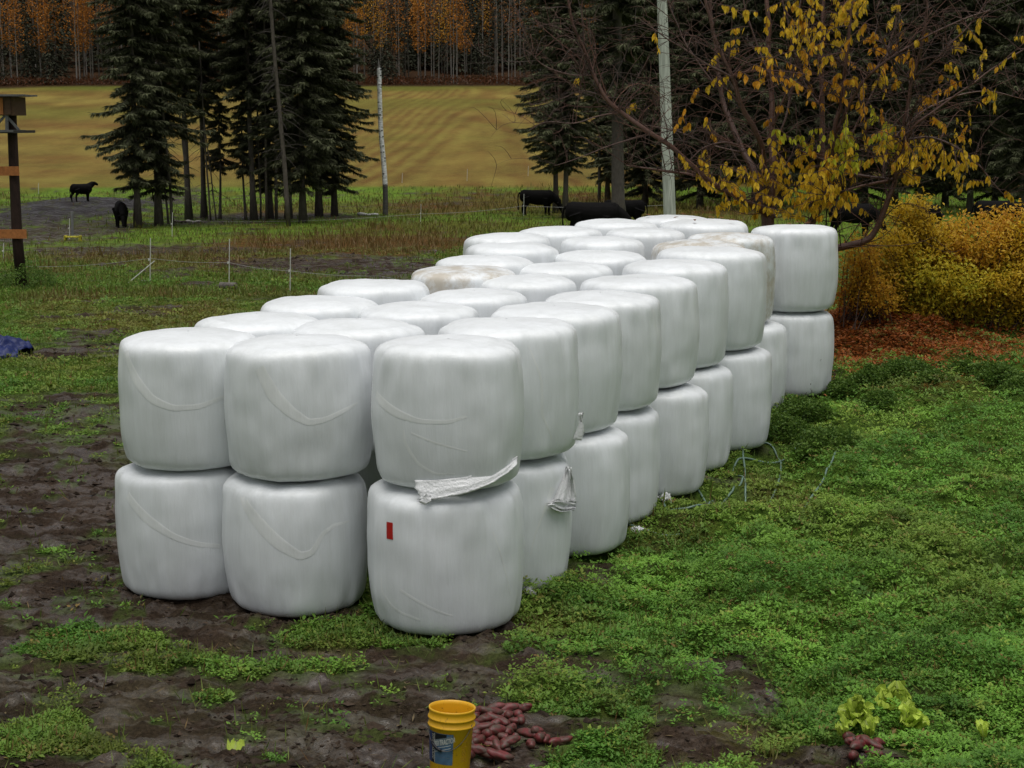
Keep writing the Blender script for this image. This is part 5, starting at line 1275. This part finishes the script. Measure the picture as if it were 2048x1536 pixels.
# ------------------------------------------------------------------ shrubs
def shrub(px, pyb, Y, lobes, n, cols, lab, name='shrub', seed=1, leaf=(.06, .10)):
    r2 = np.random.RandomState(seed); b = at(px, pyb, Y); b.z = float(H0(b.x, Y)); root = thing(name, b, lab, 'shrub'); st = MB(); P, C = [], []
    tot = sum(l[4] for l in lobes)
    for (lx, ly, rx, ry, wgt, ci) in lobes:
        c = np.array(tuple(at(lx, ly, Y + r2.uniform(-.3, .3)) - b)); R3 = np.array([rx * Y / F, .75 * max(rx, 40) * Y / F, ry * Y / F]); m = int(n * wgt / tot)
        for k in range(max(4, int(m / 90))):
            d = unit(r2.normal(0, 1, 3)); tip = c + d * R3 * r2.uniform(.75, 1.1); tip[2] = max(tip[2], .1); s0 = np.array([r2.normal(0, .25), r2.normal(0, .2), -.05]) + np.array([c[0] * .4, 0, 0])
            Pt = smooth_path([s0, s0 * .4 + tip * .6 + np.array([0, 0, .15]), tip], 2); st.tube(Pt, np.linspace(.012, .003, len(Pt)), 4, (.07, .045, .035), cap=False)
            kk = 90; t = r2.uniform(.35, 1.05, kk); i = np.clip(t, 0, 1) * (len(Pt) - 1); i0 = i.astype(int).clip(0, len(Pt) - 2); q = Pt[i0] * (1 - (i - i0)[:, None]) + Pt[i0 + 1] * (i - i0)[:, None]
            q = q + r2.normal(0, .085, (kk, 3)); q[:, 2] = np.maximum(q[:, 2], .05); P.append(q); ba, bb = np.array(cols[ci][0]), np.array(cols[ci][1]); tt = np.clip(r2.normal(.5, .3, (kk, 1)) + r2.normal(0, .2), 0, 1); C.append(ba * (1 - tt) + bb * tt)
    P, C = np.vstack(P), np.vstack(C); n = len(P); az = r2.uniform(0, 6.28, n); el = r2.normal(-.2, .7, n)
    ax = np.stack([np.cos(az) * np.cos(el), np.sin(az) * np.cos(el), np.sin(el)], -1); sd = unit(np.stack([-np.sin(az), np.cos(az), r2.normal(0, .5, n)], -1))
    st.obj('stems', M_bark, root); L_ = r2.uniform(*leaf, n); mb = MB(); mb.leaves(P, ax, sd, L_, L_ * .55, C, fold=.15); mb.obj('leaves', M_yleaf, root)
YC = [((.70, .50, .04), (.48, .33, .03)), ((.58, .29, .035), (.68, .46, .045)), ((.42, .12, .025), (.62, .25, .035)), ((.46, .46, .045), (.74, .56, .05))]
shrub(1900, 690, 29.0, [(1810, 455, 45, 60, 1.2, 0), (1830, 420, 25, 35, .5, 0), (1760, 500, 60, 45, 1.3, 0), (1860, 500, 80, 60, 2.6, 0), (1950, 490, 80, 60, 2.6, 1), (2040, 500, 70, 70, 2.2, 0), (1900, 560, 110, 60, 3.0, 3), (2020, 570, 90, 60, 2.4, 0),
                        (1840, 610, 80, 45, 1.5, 0), (1960, 620, 90, 45, 1.6, 3), (2060, 640, 60, 50, 1.2, 3), (2040, 440, 40, 30, .6, 1), (2110, 540, 70, 80, 1.5, 0), (1990, 440, 40, 25, .4, 1)], 70000, YC, 'large yellow leaved shrub beside the farthest bales', seed=4)
shrub(1725, 650, 28.2, [(1725, 505, 45, 30, 1, 1), (1725, 545, 50, 34, 1.1, 1), (1760, 580, 60, 30, .9, 1), (1700, 590, 30, 24, .4, 2)], 6000, YC, 'low rusty orange shrub between the last bale and the yellow shrub', seed=5, leaf=(.045, .08))
# dry seed stalks
def stalks(px, py, H, n, lab, seed):
    r2 = np.random.RandomState(seed); p = ground(px, py); root = thing('weed_stalk', p, lab, 'weed'); st, lf = MB(), MB()
    P_, A_, S_ = [], [], []
    for k in range(n):
        t = np.linspace(0, 1, 6)[:, None]; d = np.array([r2.normal(0, .28), r2.normal(0, .2), 1.]); P = t * d * H * r2.uniform(.6, 1.05) + np.array([[r2.normal(0, .15), r2.normal(0, .15), 0]]); P[:, 0] += (t[:, 0] ** 2) * r2.normal(0, .08); st.tube(P, np.linspace(.006, .002, 6), 4, (.06, .05, .03), cap=False)
        for m in range(16):
            q = P[r2.randint(1, 6)] + r2.normal(0, .02, 3); P_.append(q); a = unit(r2.normal(0, 1, 3) + np.array([0, 0, .6])); A_.append(a); S_.append(unit(np.cross(a, r2.normal(0, 1, 3))))
    st.obj('stems', M_bark, root); P_, A_, S_ = map(np.array, (P_, A_, S_)); m = len(P_); t = r2.rand(m, 1); lf.leaves(P_, A_, S_, r2.uniform(.03, .08, m), r2.uniform(.01, .03, m), np.array([.05, .06, .02]) * (1 - t) + np.array([.09, .055, .03]) * t); lf.obj('seed_heads', M_leaf, root)
stalks(1612, 790, .6, 10, 'dark seed stalks standing in front of the farthest bale', 3); stalks(1650, 775, .55, 5, 'thin seed stalks at the far corner of the bales', 6)
def bush_green(px, py, R0, lab, seed):
    r2 = np.random.RandomState(seed); p = ground(px, py); root = thing('weed_clump', p, lab, 'weed', 'clumps of taller weeds below the yellow shrub' if seed >= 20 else None); n = 2600; d = unit(r2.normal(0, 1, (n, 3))); d[:, 2] = np.abs(d[:, 2]); rr = R0 * r2.uniform(.5, 1, (n, 1)) ** .5 * (.8 + .5 * vn(d[:, 0] * 3, d[:, 1] * 3, seed))[:, None]
    P = d * rr * np.array([1, 1, .75]); az = r2.uniform(0, 6.28, n); el = r2.normal(.2, .5, n); ax = np.stack([np.cos(az) * np.cos(el), np.sin(az) * np.cos(el), np.sin(el)], -1); sd = unit(np.cross(ax, r2.normal(0, 1, (n, 3))))
    t = r2.rand(n, 1); lf = MB(); lf.leaves(P, ax, sd, r2.uniform(.035, .065, n), .03, np.array([.05, .11, .016]) * (1 - t) + np.array([.13, .21, .035]) * t, fold=.1); lf.obj('leaves', M_leaf, root)
    st = MB()
    for k in range(20): st.tube([(0, 0, -.05), tuple(P[k] * .5 + np.array([0, 0, .05])), tuple(P[k])], [.006, .004, .003], 4, (.05, .07, .02), cap=False)
    st.obj('stems', M_bark, root)
bush_green(1650, 905, .42, 'tall bushy green weed clump above the hose loops', 2); bush_green(1610, 835, .36, 'bushy green weed clump nearest the far bales', 3)
for i_, (a_, b_) in enumerate([(1690, 790), (1740, 765), (1810, 752), (1870, 770), (1930, 752), (1995, 762), (1760, 810), (2040, 790), (1560, 870)]):
    bush_green(a_, b_, .26 + .05 * (i_ % 3), 'rounded clump of taller green weeds below the yellow shrub', 20 + i_)
bush_green(55, 575, .8, 'tangled green weeds around the foot of the timber post', 4)

# ------------------------------------------------------------------ leaves lying on the bales
def bale_leaves(key, n, seed):
    r2 = np.random.RandomState(seed); o, X, Y, D, h, ph = BO[key]
    for k in range(n):
        a, rr = r2.uniform(0, 6.28), D * .40 * math.sqrt(r2.rand()); V, q, C = np.array([(-.06, 0, 0), (0, .025, .012), (.06, 0, .004), (0, -.025, .010), (0, 0, 0)]), [(0, 4, 1), (4, 2, 1), (0, 3, 4), (3, 2, 4)], (.22, .09, .03)
        ob = MB().add(V, tris=q, col=np.array(C) * r2.uniform(.7, 1.3)).obj('fallen_leaf', M_leaf, None, (X + rr * math.cos(a), Y + rr * math.sin(a), o.location.z + h + .028)); ob.rotation_euler = (r2.uniform(-.2, .2), r2.uniform(-.2, .2), r2.uniform(0, 6.28))
        tag(ob, 'brown dry leaf lying on top of a far white bale', 'leaf', 'dry leaves lying on the far bales')
bale_leaves('M9u', 7, 1); bale_leaves('R9u', 3, 2); bale_leaves('L10u', 2, 3)
